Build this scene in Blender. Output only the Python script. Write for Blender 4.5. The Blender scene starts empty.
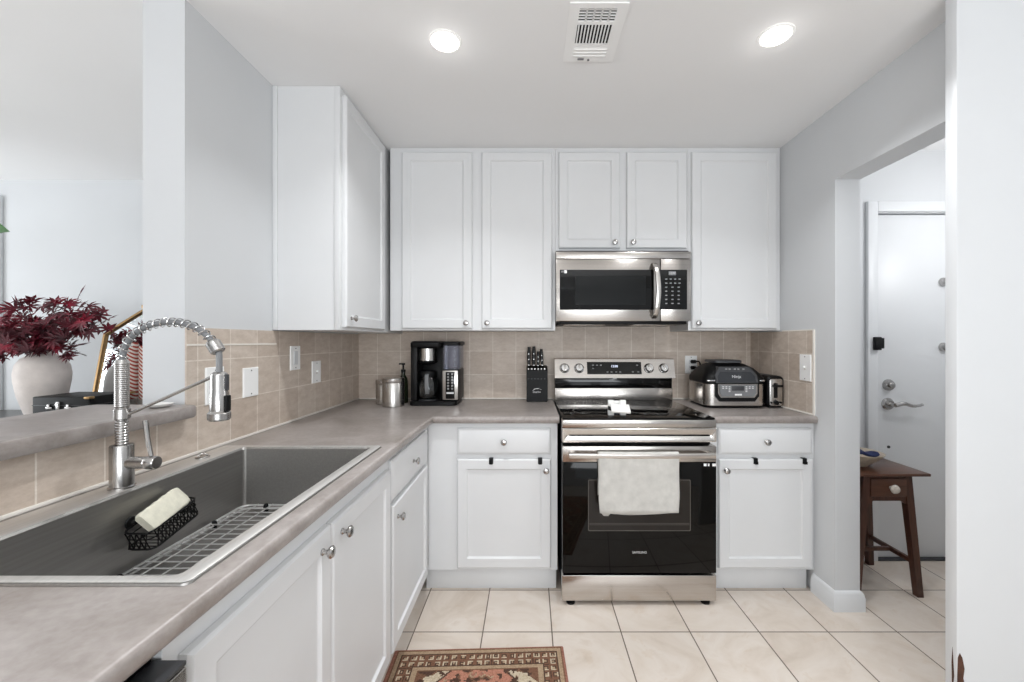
import bpy, bmesh, math, random
from mathutils import Vector, Matrix, Euler
R = math.radians
PI = math.pi
C = bpy.context.scene.collection
scene = bpy.context.scene
random.seed(7)

# ------------------------------------------------------------------ camera
cam_d = bpy.data.cameras.new('camera')
cam = bpy.data.objects.new('camera', cam_d)
C.objects.link(cam)
cam.location = (0, 0, 1.30)
cam.rotation_euler = (R(90), 0, 0)
cam_d.sensor_width = 36.0
cam_d.lens = 36.0 * 410.0 / 1024.0
cam_d.shift_x = (512 - 530) / 1024.0
cam_d.shift_y = 0.0
cam_d.clip_start = 0.02
scene.camera = cam

# ------------------------------------------------------------------ world, exposure
world = bpy.data.worlds.new('world')
scene.world = world
world.use_nodes = True
bg = world.node_tree.nodes['Background']
bg.inputs[0].default_value = (0.90, 0.95, 1.0, 1)
bg.inputs[1].default_value = 1.0
vs = scene.view_settings
vs.view_transform = 'Standard'
vs.look = 'None'
vs.exposure = 0.14
vs.gamma = 1.0
vs.use_curve_mapping = False


def area_light(name, loc, rot, sx, sy, power, color=(1, 1, 1), spread=180):
    d = bpy.data.lights.new(name, 'AREA')
    d.shape = 'RECTANGLE'
    d.size, d.size_y = sx, sy
    d.energy = power
    d.color = color
    d.spread = R(spread)
    o = bpy.data.objects.new(name, d)
    C.objects.link(o)
    o.location = loc
    o.rotation_euler = rot
    return o


# fill lights added at unseen windows behind and left, tilted up to brighten ceilings
area_light('dining_window_fill', (0.55, -2.58, 1.30), (R(146), 0, 0), 2.5, 1.8, 92, (0.93, 0.968, 1.0))
area_light('living_window_fill', (-5.18, 0.9, 1.30), (R(130), 0, R(-90)), 2.6, 1.8, 60, (0.93, 0.968, 1.0))


# ------------------------------------------------------------------ mesh helpers
def rgb(h):
    h = h.lstrip('#')
    v = [int(h[i:i + 2], 16) / 255 for i in (0, 2, 4)]
    return tuple(x / 12.92 if x <= 0.04045 else ((x + 0.055) / 1.055) ** 2.4 for x in v) + (1,)


def box(bm, x0, x1, y0, y1, z0, z1, bev=0.0, seg=2):
    m = Matrix.Translation(((x0 + x1) / 2, (y0 + y1) / 2, (z0 + z1) / 2)) @ Matrix.Diagonal((abs(x1 - x0), abs(y1 - y0), abs(z1 - z0), 1))
    r = bmesh.ops.create_cube(bm, size=1.0, matrix=m)
    vs_ = r['verts']
    if bev > 0:
        es = list({e for v in vs_ for e in v.link_edges})
        r2 = bmesh.ops.bevel(bm, geom=es, offset=bev, segments=seg, profile=0.5, affect='EDGES')
        return r2['verts']
    return vs_


def cyl(bm, p0, p1, r0, r1=None, n=24):
    p0, p1 = Vector(p0), Vector(p1)
    d = p1 - p0
    m = Matrix.Translation((p0 + p1) / 2) @ d.to_track_quat('Z', 'Y').to_matrix().to_4x4()
    return bmesh.ops.create_cone(bm, cap_ends=True, segments=n, radius1=r0, radius2=r0 if r1 is None else r1, depth=d.length, matrix=m)['verts']


def ring_skin(bm, rings, cap0=True, cap1=True, closed=True):
    """rings: lists of points of equal length, skinned one to the next"""
    vr = [[bm.verts.new(p) for p in ring] for ring in rings]
    n = len(vr[0])
    for a, b in zip(vr, vr[1:]):
        for i in range(n if closed else n - 1):
            j = (i + 1) % n
            try:
                bm.faces.new((a[i], a[j], b[j], b[i]))
            except ValueError:
                pass
    if cap0:
        bm.faces.new(list(reversed(vr[0])))
    if cap1:
        bm.faces.new(vr[-1])
    return vr


def lathe(bm, prof, center=(0, 0, 0), axis=(0, 0, 1), n=32, cap0=True, cap1=True):
    """prof: (radius, height along axis)"""
    m = Matrix.Translation(center) @ Vector(axis).to_track_quat('Z', 'Y').to_matrix().to_4x4()
    rings = []
    for r, h in prof:
        r = max(r, 1e-5)
        rings.append([m @ Vector((r * math.cos(2 * PI * i / n), r * math.sin(2 * PI * i / n), h)) for i in range(n)])
    return ring_skin(bm, rings, cap0, cap1)


def tube(bm, pts, r, n=8, closed=False, cap=True):
    pts = [Vector(p) for p in pts]
    k = len(pts)
    rs = r if isinstance(r, (list, tuple)) else [r] * k
    tang = []
    for i in range(k):
        if closed:
            t = pts[(i + 1) % k] - pts[i - 1]
        else:
            t = pts[min(i + 1, k - 1)] - pts[max(i - 1, 0)]
        tang.append(t.normalized())
    up = Vector((0, 0, 1)) if abs(tang[0].z) < 0.9 else Vector((1, 0, 0))
    nrm = tang[0].cross(up).normalized()
    rings = []
    for i in range(k):
        nrm = (nrm - tang[i] * nrm.dot(tang[i])).normalized()
        b = tang[i].cross(nrm)
        rings.append([pts[i] + rs[i] * (math.cos(2 * PI * j / n) * nrm + math.sin(2 * PI * j / n) * b) for j in range(n)])
    if closed:
        rings.append(rings[0])
        ring_skin(bm, rings, False, False)
        bmesh.ops.remove_doubles(bm, verts=bm.verts, dist=1e-6)
    else:
        ring_skin(bm, rings, cap, cap)


def smooth_path(pts, sub=6):
    """Catmull-Rom through pts"""
    P = [Vector(p) for p in pts]
    P = [P[0] * 2 - P[1]] + P + [P[-1] * 2 - P[-2]]
    out = []
    for i in range(1, len(P) - 2):
        for s in range(sub):
            t = s / sub
            a, b, c, d = P[i - 1], P[i], P[i + 1], P[i + 2]
            out.append(0.5 * ((2 * b) + (c - a) * t + (2 * a - 5 * b + 4 * c - d) * t * t + (3 * b - a - 3 * c + d) * t ** 3))
    out.append(P[-2])
    return out


def prism(bm, poly, fn, a, b):
    """polygon of 2D points extruded from a to b; fn(u, v, w) -> 3D"""
    return ring_skin(bm, [[fn(u, v, a) for u, v in poly], [fn(u, v, b) for u, v in poly]])


def rrect(x0, x1, y0, y1, r, n=5):
    out = []
    for cx, cy, a0 in ((x1 - r, y1 - r, 0), (x0 + r, y1 - r, 90), (x0 + r, y0 + r, 180), (x1 - r, y0 + r, 270)):
        for i in range(n + 1):
            a = R(a0 + 90 * i / n)
            out.append((cx + r * math.cos(a), cy + r * math.sin(a)))
    return out


BM = bmesh.new


def world_loc(o):
    v = Vector((0, 0, 0))
    while o is not None:
        v = v + o.location
        o = o.parent
    return v


def obj(name, bm, mat, parent=None, origin=None, angle=35, recalc=True):
    if recalc:
        bmesh.ops.recalc_face_normals(bm, faces=bm.faces)
    off = world_loc(parent) if parent is not None else Vector(origin if origin else (0, 0, 0))
    bmesh.ops.translate(bm, verts=bm.verts, vec=-off)
    me = bpy.data.meshes.new(name)
    bm.to_mesh(me)
    bm.free()
    for p in me.polygons:
        p.use_smooth = True
    me.set_sharp_from_angle(angle=R(angle))
    me.materials.append(mat)
    o = bpy.data.objects.new(name, me)
    C.objects.link(o)
    if parent is not None:
        o.parent = parent
    else:
        o.location = off
    return o


def tag(o, label, cat, group=None):
    o['label'] = label
    o['category'] = cat
    if group:
        o['group'] = group
    return o


def thing(name, label, cat, loc=(0, 0, 0), group=None):
    o = bpy.data.objects.new(name, None)
    C.objects.link(o)
    o.empty_display_size = 0.05
    o.location = loc
    return tag(o, label, cat, group)


def struct(name, bm, mat, parent=None, angle=35):
    o = obj(name, bm, mat, parent, angle=angle)
    o['kind'] = 'structure'
    return o


def text(name, s, size, loc, mat, parent=None, rot=(R(90), 0, 0), align='CENTER', depth=0.0003):
    cu = bpy.data.curves.new(name, 'FONT')
    cu.body = s
    cu.size = size
    cu.align_x = align
    cu.align_y = 'CENTER'
    cu.extrude = depth
    cu.materials.append(mat)
    tmp = bpy.data.objects.new(name, cu)
    C.objects.link(tmp)
    dg = bpy.context.evaluated_depsgraph_get()
    me = bpy.data.meshes.new_from_object(tmp.evaluated_get(dg))
    bpy.data.objects.remove(tmp)
    o = bpy.data.objects.new(name, me)
    me.transform(Matrix.Translation(Vector(loc) - (world_loc(parent) if parent else Vector())) @ Euler(rot).to_matrix().to_4x4())
    C.objects.link(o)
    if parent:
        o.parent = parent
    return o


def copy_tree(o, parent=None):
    c = o.copy()
    C.objects.link(c)
    c.parent = parent
    for ch in list(o.children):
        copy_tree(ch, c)
    return c


# ------------------------------------------------------------------ materials
class NT:
    def __init__(self, name):
        self.m = bpy.data.materials.new(name)
        self.m.use_nodes = True
        self.t = self.m.node_tree
        self.b = self.t.nodes['Principled BSDF']

    def n(self, typ, **kw):
        nd = self.t.nodes.new(typ)
        for k, v in kw.items():
            setattr(nd, k, v)
        return nd

    def link(self, a, b):
        self.t.links.new(a, b)

    def set(self, sock, v):
        if hasattr(v, 'is_linked') or isinstance(v, bpy.types.NodeSocket):
            self.link(v, sock)
        else:
            sock.default_value = v

    def math(self, op, a, b=0.0, c=None):
        nd = self.n('ShaderNodeMath', operation=op)
        self.set(nd.inputs[0], a)
        self.set(nd.inputs[1], b)
        if c is not None:
            self.set(nd.inputs[2], c)
        return nd.outputs[0]

    def coord(self):
        return self.n('ShaderNodeTexCoord').outputs['Object']

    def xyz(self, v=None):
        s = self.n('ShaderNodeSeparateXYZ')
        self.link(v if v else self.coord(), s.inputs[0])
        return s.outputs

    def comb(self, x, y, z):
        c = self.n('ShaderNodeCombineXYZ')
        for i, v in enumerate((x, y, z)):
            self.set(c.inputs[i], v)
        return c.outputs[0]

    def noise(self, vec, scale, detail=4, rough=0.55, dist=0.0):
        nd = self.n('ShaderNodeTexNoise')
        self.link(vec, nd.inputs['Vector'])
        nd.inputs['Scale'].default_value = scale
        nd.inputs['Detail'].default_value = detail
        nd.inputs['Roughness'].default_value = rough
        nd.inputs['Distortion'].default_value = dist
        return nd.outputs['Fac']

    def ramp(self, fac, stops, interp='LINEAR'):
        nd = self.n('ShaderNodeValToRGB')
        nd.color_ramp.interpolation = interp
        e = nd.color_ramp.elements
        while len(e) < len(stops):
            e.new(0.5)
        for el, (p, c) in zip(e, stops):
            el.position = p
            el.color = c if len(c) == 4 else c + (1,)
        self.link(fac, nd.inputs[0])
        return nd.outputs[0]

    def mix(self, fac, a, b, mode='MIX'):
        nd = self.n('ShaderNodeMix', data_type='RGBA', blend_type=mode)
        self.set(nd.inputs['Factor'], fac)
        self.set(nd.inputs['A'], a)
        self.set(nd.inputs['B'], b)
        return nd.outputs['Result']

    def base(self, c, rough=0.5, metal=0.0, spec=None):
        self.set(self.b.inputs['Base Color'], c)
        self.set(self.b.inputs['Roughness'], rough)
        self.b.inputs['Metallic'].default_value = metal
        if spec is not None:
            self.b.inputs['Specular IOR Level'].default_value = spec

    def bump(self, h, strength=0.3, dist=0.002):
        nd = self.n('ShaderNodeBump')
        nd.inputs['Strength'].default_value = strength
        nd.inputs['Distance'].default_value = dist
        self.link(h, nd.inputs['Height'])
        self.link(nd.outputs[0], self.b.inputs['Normal'])


def plain(name, hexc, rough=0.5, metal=0.0, var=0.06, scale=6.0, spec=None, bump=0.0, bscale=200):
    """one colour with a faint mottle"""
    t = NT(name)
    c = rgb(hexc)
    v = t.coord()
    if var > 0:
        lo = tuple(x * (1 - var) for x in c[:3]) + (1,)
        hi = tuple(min(1, x * (1 + var * 0.6)) for x in c[:3]) + (1,)
        col = t.ramp(t.noise(v, scale), [(0.3, lo), (0.7, hi)])
    else:
        col = c
    t.base(col, rough, metal, spec)
    if bump > 0:
        t.bump(t.noise(v, bscale, 2), bump, 0.001)
    return t.m


def emit(name, hexc, strength):
    t = NT(name)
    t.base((0, 0, 0, 1), 0.5)
    t.b.inputs['Emission Color'].default_value = rgb(hexc)
    t.b.inputs['Emission Strength'].default_value = strength
    return t.m


def steel(name, hexc='#b9b5b0', rough=0.3, axis='x', var=0.1):
    """brushed metal: fine streaks along one axis"""
    t = NT(name)
    s = t.xyz()
    k = {'x': (2, 160, 160), 'y': (160, 2, 160), 'z': (160, 160, 2)}[axis]
    v = t.comb(t.math('MULTIPLY', s[0], k[0]), t.math('MULTIPLY', s[1], k[1]), t.math('MULTIPLY', s[2], k[2]))
    f = t.noise(v, 1.0, 3)
    c = rgb(hexc)
    lo = tuple(x * (1 - var) for x in c[:3]) + (1,)
    hi = tuple(min(1, x * (1 + var)) for x in c[:3]) + (1,)
    t.base(t.ramp(f, [(0.3, lo), (0.7, hi)]), t.math('MULTIPLY_ADD', f, 0.14, rough - 0.07), 1.0)
    return t.m


def glassy(name, hexc, rough=0.02, trans=1.0, ior=1.45, alpha=1.0):
    t = NT(name)
    t.base(rgb(hexc), rough)
    t.b.inputs['Transmission Weight'].default_value = trans
    t.b.inputs['IOR'].default_value = ior
    t.b.inputs['Alpha'].default_value = alpha
    return t.m


M = {}
M['wall'] = plain('wall_paint', '#d2d4d6', 0.75, var=0.015, scale=2, bump=0.06, bscale=160)
M['ceiling'] = plain('ceiling_paint', '#f0f0f0', 0.85, var=0.01, scale=2, bump=0.05, bscale=140)
M['trim'] = plain('trim_white_paint', '#dcdee0', 0.4, var=0.01)
M['cab'] = plain('cabinet_white_paint', '#dcddde', 0.38, var=0.02, scale=3)
M['cabin'] = plain('pale_warm_grey', '#d9d6cf', 0.6, var=0.04)  # even warm off-white, used for the switch slots
M['nickel'] = steel('brushed_nickel', '#b4b2b0', 0.25, 'z')
M['steel'] = steel('stainless_steel', '#c4bfba', 0.22, 'x', 0.06)
M['steelz'] = steel('stainless_steel_upright', '#c2bfbb', 0.25, 'z', 0.06)
M['chrome'] = plain('polished_chrome', '#d2d2d2', 0.1, 1.0, var=0.0)
M['sink'] = steel('sink_dark_steel', '#a3a19e', 0.45, 'y', 0.08)
M['black'] = plain('black_plastic', '#0c0c0d', 0.45, var=0.1, spec=0.22)
M['blackgloss'] = plain('black_gloss', '#080808', 0.1, var=0.0, spec=0.35)
M['glassblack'] = plain('black_oven_glass', '#080706', 0.05, var=0.0, spec=0.22)
M['darkgrey'] = plain('dark_grey_plastic', '#3a3b3e', 0.4, var=0.06)
M['greyplastic'] = plain('grey_plastic', '#77787a', 0.4, var=0.05)
M['white'] = plain('white_plastic', '#f7f7f6', 0.35, var=0.01)
M['caulk'] = plain('white_caulk', '#e9e4dc', 0.6, var=0.02)
M['mark'] = plain('pale_print', '#d8d8d8', 0.5, var=0.0)
M['markdim'] = plain('grey_print', '#8c8c8c', 0.5, var=0.0)
M['brass'] = plain('aged_brass', '#9a7d58', 0.36, 1.0, var=0.12, scale=18)
M['lamp'] = emit('lamp_glow', '#fff8ee', 9.0)
M['glass'] = glassy('clear_glass', '#f4f7f8', 0.0)


def tile_floor():
    t = NT('beige_floor_tile')
    s = t.xyz()
    v = t.comb(t.math('SUBTRACT', s[0], 0.098 - 0.3085 * 40), t.math('SUBTRACT', s[1], 1.832 - 0.3075 * 40), 0.0)
    br = t.n('ShaderNodeTexBrick', offset=0.0, squash=1.0)
    t.link(v, br.inputs['Vector'])
    br.inputs['Scale'].default_value = 1.0
    br.inputs['Mortar Size'].default_value = 0.0028
    br.inputs['Mortar Smooth'].default_value = 0.1
    br.inputs['Bias'].default_value = 0.0
    br.inputs['Brick Width'].default_value = 0.3085
    br.inputs['Row Height'].default_value = 0.3075
    br.inputs['Color1'].default_value = (0, 0, 0, 1)
    br.inputs['Color2'].default_value = (1, 1, 1, 1)
    br.inputs['Mortar'].default_value = (0.5, 0.5, 0.5, 1)
    sh = t.n('ShaderNodeVectorMath', operation='MULTIPLY_ADD')   # shift the veining from tile to tile
    t.link(br.outputs['Color'], sh.inputs[0])
    sh.inputs[1].default_value = (7, 5, 3)
    t.link(t.coord(), sh.inputs[2])
    f = t.noise(sh.outputs[0], 3.2, 6, 0.6, 1.6)
    g = t.noise(sh.outputs[0], 9.0, 5, 0.6, 0.8)
    col = t.ramp(f, [(0.25, rgb('#c3b5a7')), (0.45, rgb('#d2c6ba')), (0.6, rgb('#d8cec4')), (0.8, rgb('#cabbad'))])
    col = t.mix(t.math('MULTIPLY', t.math('GREATER_THAN', g, 0.62), 0.16), col, rgb('#c2a98e'))
    col = t.mix(br.outputs['Fac'], col, rgb('#6a5e52'))
    t.base(col, t.math('MULTIPLY_ADD', br.outputs['Fac'], 0.4, 0.3))
    t.bump(t.math('SUBTRACT', 1.0, br.outputs['Fac']), 0.5, 0.002)
    return t.m


def backsplash(name, ax):
    """6 inch taupe wall tile; ax picks the horizontal axis"""
    t = NT(name)
    s = t.xyz()
    off = {0: -1.168, 1: 1.4055}[ax]
    v = t.comb(t.math('SUBTRACT', s[ax], off - 0.1535 * 40), t.math('SUBTRACT', s[2], 0.921 - 0.1560 * 10), 0.0)
    br = t.n('ShaderNodeTexBrick', offset=0.0, squash=1.0)
    t.link(v, br.inputs['Vector'])
    br.inputs['Scale'].default_value = 1.0
    br.inputs['Mortar Size'].default_value = 0.0024
    br.inputs['Mortar Smooth'].default_value = 0.2
    br.inputs['Bias'].default_value = 0.0
    br.inputs['Brick Width'].default_value = 0.1535
    br.inputs['Row Height'].default_value = 0.1560
    br.inputs['Color1'].default_value = rgb('#cdbfb2')
    br.inputs['Color2'].default_value = rgb('#d8ccc0')
    br.inputs['Mortar'].default_value = rgb('#ece4da')
    q = t.xyz()
    f = t.noise(t.comb(t.math('MULTIPLY', q[0], 0.6), t.math('MULTIPLY', q[1], 0.6), t.math('MULTIPLY', q[2], 1.3)), 26, 7, 0.75, 0.0)
    col = t.mix(1.0, br.outputs['Color'], t.ramp(f, [(0.3, rgb('#dfd9d4')), (0.7, rgb('#ffffff'))]), 'MULTIPLY')
    t.base(col, 0.45)
    t.bump(t.math('SUBTRACT', 1.0, br.outputs['Fac']), 0.4, 0.0015)
    return t.m


def laminate():
    t = NT('taupe_laminate')
    v = t.coord()
    f = t.noise(v, 5, 7, 0.65, 0.8)
    g = t.noise(v, 60, 3, 0.6)
    col = t.ramp(f, [(0.3, rgb('#857c76')), (0.5, rgb('#9a928e')), (0.7, rgb('#ada6a3'))])
    col = t.mix(0.25, col, t.ramp(g, [(0.35, rgb('#7d7570')), (0.65, rgb('#a8a29d'))]))
    t.base(col, 0.33)
    return t.m


M['floor'] = tile_floor()
M['tile_x'] = backsplash('taupe_wall_tile', 0)
M['tile_y'] = backsplash('taupe_wall_tile_side', 1)
M['lam'] = laminate()

# ------------------------------------------------------------------ the setting
D = 2.733          # back wall
CEIL = 2.436
XL, XR = -1.145, 1.473

b = BM(); box(b, -5.3, 3.4, -2.7, 3.05, -0.1, 0.0); struct('floor', b, M['floor'])
b = BM(); box(b, -5.3, 3.4, -2.7, 3.05, CEIL, CEIL + 0.1); struct('ceiling', b, M['ceiling'])
b = BM(); box(b, -1.145, 1.593, D, 3.05, 0, CEIL); struct('wall_back', b, M['wall'])
b = BM(); box(b, -1.285, XL, 1.36, 3.05, 0, CEIL); struct('wall_left', b, M['wall'])
b = BM(); box(b, -1.285, XL, -0.15, 1.36, 0, 1.0485); struct('wall_bar', b, M['wall'])
b = BM()
box(b, XR, 1.593, 1.98, D, 0, CEIL)
box(b, XR, 1.593, 1.3525, 1.98, 2.08, CEIL)
struct('wall_right', b, M['wall'])
# hall wall with the front door in it
b = BM()
box(b, 1.593, 2.055, 2.44, 2.56, 0, CEIL)
box(b, 2.975, 3.3, 2.44, 2.56, 0, CEIL)
box(b, 2.055, 2.975, 2.44, 2.56, 2.06, CEIL)
struct('wall_hall', b, M['wall'])
b = BM(); box(b, 3.3, 3.4, -2.6, 2.56, 0, CEIL); struct('wall_far_right', b, M['wall'])
# painted wall end close on the right, paint chipped through to the wood near the floor
b = BM(); box(b, 1.368, 3.3, 1.314, 1.352, 0, CEIL, 0.003); wf = struct('wall_front_right', b, M['trim'])
M['chip'] = plain('bare_brown_wood', '#543425', 0.8, var=0.4, scale=40)
b = BM()
pts = [(1.3690, 0.0), (1.3695, 0.16), (1.3688, 0.22), (1.371, 0.286), (1.377, 0.30), (1.385, 0.285), (1.392, 0.25), (1.388, 0.22), (1.395, 0.19), (1.390, 0.15), (1.397, 0.08), (1.394, 0.0)]
prism(b, pts, lambda u, v, w: (u, w, v), 1.3138, 1.3130)
struct('trim_2', b, M['chip'])
b = BM()
prism(b, [(1.322, 0.22), (1.327, 0.31), (1.330, 0.26), (1.328, 0.15)], lambda u, v, w: (w, u, v), 1.3678, 1.3672)
struct('trim_3', b, M['chip'])

# rear wall with a wide window, left living wall with a window
b = BM()
box(b, -5.3, -0.75, -2.7, -2.6, 0, CEIL)
box(b, 2.45, 3.4, -2.7, -2.6, 0, CEIL)
box(b, -0.75, 2.45, -2.7, -2.6, 0, 0.30)
box(b, -0.75, 2.45, -2.7, -2.6, 2.30, CEIL)
struct('wall_rear', b, M['wall'])
b = BM()
box(b, -5.3, -5.2, -2.6, -0.5, 0, CEIL)
box(b, -5.3, -5.2, 2.3, 3.05, 0, CEIL)
box(b, -5.3, -5.2, -0.5, 2.3, 0, 0.30)
box(b, -5.3, -5.2, -0.5, 2.3, 2.30, CEIL)
struct('wall_living_left', b, M['wall'])
b = BM(); box(b, -5.2, -1.285, 2.893, 3.05, 0, CEIL); struct('wall_living_back', b, M['wall'])
b = BM(); box(b, -3.82, -3.715, 2.868, 2.8925, 0, 2.32, 0.004); struct('trim_4', b, M['trim'])
for nm, pts in (('window_1', [(-0.75, -0.70), (0.82, 0.88), (2.40, 2.45)]),):
    b = BM()
    for a0, a1 in pts:
        box(b, a0, a1, -2.68, -2.62, 0.30, 2.30, 0.004)
    box(b, -0.75, 2.45, -2.68, -2.62, 0.30, 0.36, 0.004)
    box(b, -0.75, 2.45, -2.68, -2.62, 2.24, 2.30, 0.004)
    struct(nm, b, M['trim'])
b = BM()
for a0, a1 in ((-0.5, -0.45), (0.87, 0.93), (2.25, 2.30)):
    box(b, -5.28, -5.22, a0, a1, 0.30, 2.30, 0.004)
box(b, -5.28, -5.22, -0.5, 2.3, 0.30, 0.36, 0.004)
box(b, -5.28, -5.22, -0.5, 2.3, 2.24, 2.30, 0.004)
struct('window_2', b, M['trim'])

# tile backsplashes, white caulk lines, edge trims
b = BM(); box(b, XL, XR, D - 0.006, D, 0.9145, 1.365); box(b, 0.145, 0.932, D - 0.006, D, 1.365, 1.45); struct('trim_5', b, M['tile_x'])
b = BM(); box(b, XL, XL + 0.006, 1.36, D - 0.006, 0.9145, 1.345); box(b, XL, XL + 0.006, -0.15, 1.36, 0.9145, 1.0485); struct('trim_6', b, M['tile_y'])
b = BM(); box(b, XR - 0.006, XR, 2.128, D - 0.006, 0.9145, 1.355); struct('trim_7', b, M['tile_y'])
b = BM()
box(b, XR - 0.007, XR, 2.118, 2.128, 0.9145, 1.355)
box(b, XR - 0.007, XR, 2.118, D - 0.35, 1.355, 1.361)
struct('trim_8', b, M['caulk'])
b = BM(); box(b, XL + 0.0061, XL + 0.008, 1.36, 1.84, 1.284, 1.290); struct('trim_9', b, M['caulk'])
b = BM()
box(b, XL + 0.006, XL + 0.012, -0.15, D - 0.006, 0.9145, 0.9245, 0.002)
box(b, XL + 0.012, 0.15, D - 0.012, D - 0.006, 0.9145, 0.9225, 0.002)
box(b, 0.93, XR - 0.012, D - 0.012, D - 0.006, 0.9145, 0.9225, 0.002)
box(b, XR - 0.012, XR - 0.006, 2.128, D - 0.012, 0.9145, 0.9225, 0.002)
struct('trim_10', b, M['caulk'])


# baseboard wrapping the end of the right wall
def base_profile(bm, path, h=0.095, t=0.016):
    prof = [(0, 0), (t, 0), (t, h * 0.68), (t * 0.8, h * 0.74), (t * 0.8, h * 0.84), (t * 0.35, h * 0.97), (0, h)]
    rings = []
    for (x, y), (nx, ny) in path:
        rings.append([Vector((x + nx * d, y + ny * d, z)) for d, z in prof])
    ring_skin(bm, rings)


b = BM()
base_profile(b, [((XR, 2.13), (-1, 0)), ((XR, 1.98), (-1, -1)), ((1.593, 1.98), (1, -1)), ((1.593, 2.43), (1, 0))])
struct('baseboard_right', b, M['trim'])
b = BM(); base_profile(b, [((1.61, 2.44), (0, -1)), ((1.995, 2.44), (0, -1))]); struct('baseboard_hall', b, M['trim'])
b = BM(); base_profile(b, [((-3.67, 2.893), (0, -1)), ((-1.29, 2.893), (0, -1))]); struct('baseboard_living', b, M['trim'])

# front door in the hall
b = BM()
box(b, 1.995, 2.055, 2.418, 2.4395, 0, 2.125, 0.004)
box(b, 2.975, 3.035, 2.418, 2.4395, 0, 2.125, 0.004)
box(b, 2.055, 2.975, 2.418, 2.4395, 2.065, 2.125, 0.004)
struct('trim_11', b, M['trim'])
door = bpy.data.objects.new('door_1', None); C.objects.link(door); door.location = (2.515, 2.46, 0); door['kind'] = 'structure'
b = BM(); box(b, 2.063, 2.967, 2.446, 2.49, 0.012, 2.052, 0.002); struct('door_slab', b, M['trim'], door)
b = BM(); box(b, 2.055, 2.975, 2.42, 2.50, 0.0, 0.010, 0.002); struct('door_threshold', b, M['darkgrey'], door)
px = lambda x: (x - 530) / 168.0
pz = lambda y: 1.30 - (y - 341) / 168.0


def disc(bm, x, y, z, r, t=0.012):
    lathe(bm, [(r, 0), (r, t * 0.4), (r * 0.8, t), (r * 0.3, t * 1.15)], (x, y, z), (0, -1, 0), 24)


b = BM(); disc(b, px(888.5), 2.4455, pz(385), 0.034, 0.02); lathe(b, [(0.016, 0), (0.016, 0.03), (0.012, 0.032)], (px(888.5), 2.44, pz(385)), (0, -1, 0), 16)
struct('door_deadbolt', b, M['nickel'], door)
b = BM(); disc(b, px(888), 2.4455, pz(404), 0.036, 0.016)
cyl(b, (px(888), 2.44, pz(404)), (px(888), 2.39, pz(404)), 0.011)
tube(b, smooth_path([(px(888), 2.392, pz(404)), (px(896), 2.388, pz(402.5)), (px(904), 2.388, pz(404.5)), (px(910), 2.39, pz(404.5)), (px(915), 2.394, pz(403.5))]), [0.012] * 8 + [0.010] * 8 + [0.008] * 9, 10)
struct('door_handle', b, M['nickel'], door)
for yy in (282, 347):
    b = BM(); disc(b, px(943.5), 2.4455, pz(yy), 0.026, 0.02)
    struct('door_knob', b, M['nickel'], door)
b = BM(); cyl(b, (px(889), 2.4455, pz(447)), (px(889), 2.44, pz(447)), 0.008); struct('door_stop_hole', b, M['darkgrey'], door)
sen = thing('door_sensor', 'small black contact sensor on the white front door edge', 'sensor', (px(874), 2.418, pz(343)))
b = BM(); box(b, px(869.5), px(875.5), 2.394, 2.4175, pz(350), pz(337), 0.004); obj('sensor_body', b, M['black'], sen)
b = BM(); box(b, px(876.2), px(880), 2.408, 2.4455, pz(348.5), pz(338), 0.003); obj('sensor_magnet', b, M['black'], sen)


# ------------------------------------------------------------------ cabinets
YF = D - 0.605      # face frame of the back base run
XF = -0.530         # face frame of the left base run


def front_map(yf):
    return lambda u, v, n: Vector((u, yf - n, v))


def right_map(xf):
    return lambda u, v, n: Vector((xf + n, u, v))


def slab_rings(bm, fm, u0, u1, v0, v1, steps, closed_back=True):
    rings = []
    for ins, n in steps:
        rings.append([fm(u0 + ins, v0 + ins, n), fm(u1 - ins, v0 + ins, n), fm(u1 - ins, v1 - ins, n), fm(u0 + ins, v1 - ins, n)])
    ring_skin(bm, rings, True, True)


DOOR = [(0, 0.001), (0, 0.014), (0.003, 0.018), (0.006, 0.020), (0.050, 0.020), (0.056, 0.013), (0.060, 0.0115), (0.064, 0.0115)]
DRAWER = [(0, 0.001), (0, 0.011), (0.004, 0.014), (0.012, 0.019), (0.016, 0.020)]


def knob(fm, u, v, n, parent, r=0.0155):
    b = BM()
    c = fm(u, v, n)
    ax = fm(u, v, n + 1) - c
    lathe(b, [(0.0085, 0), (0.0085, 0.003), (0.0055, 0.006), (0.0055, 0.013), (r * 0.75, 0.017), (r, 0.021), (r, 0.024), (r * 0.8, 0.028), (r * 0.3, 0.030)], c, ax, 20)
    obj('knob', b, M['nickel'], parent)


def cab_door(fm, u0, u1, v0, v1, ku, kv, parent, name='door'):
    b = BM()
    slab_rings(b, fm, u0, u1, v0, v1, DOOR)
    d = obj(name, b, M['cab'], parent, angle=20)
    knob(fm, ku, kv, 0.020, d)
    return d


def cab_drawer(fm, u0, u1, v0, v1, parent):
    b = BM()
    slab_rings(b, fm, u0, u1, v0, v1, DRAWER)
    d = obj('drawer', b, M['cab'], parent, angle=20)
    knob(fm, (u0 + u1) / 2, (v0 + v1) / 2, 0.020, d)
    return d


def frame(bm, fm, u0, u1, v0, v1, holes, t=0.019):
    """a face frame: a plate behind the fronts; openings are covered by the doors"""
    slab_rings(bm, fm, u0, u1, v0, v1, [(0, -t), (0, 0)])


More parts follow.
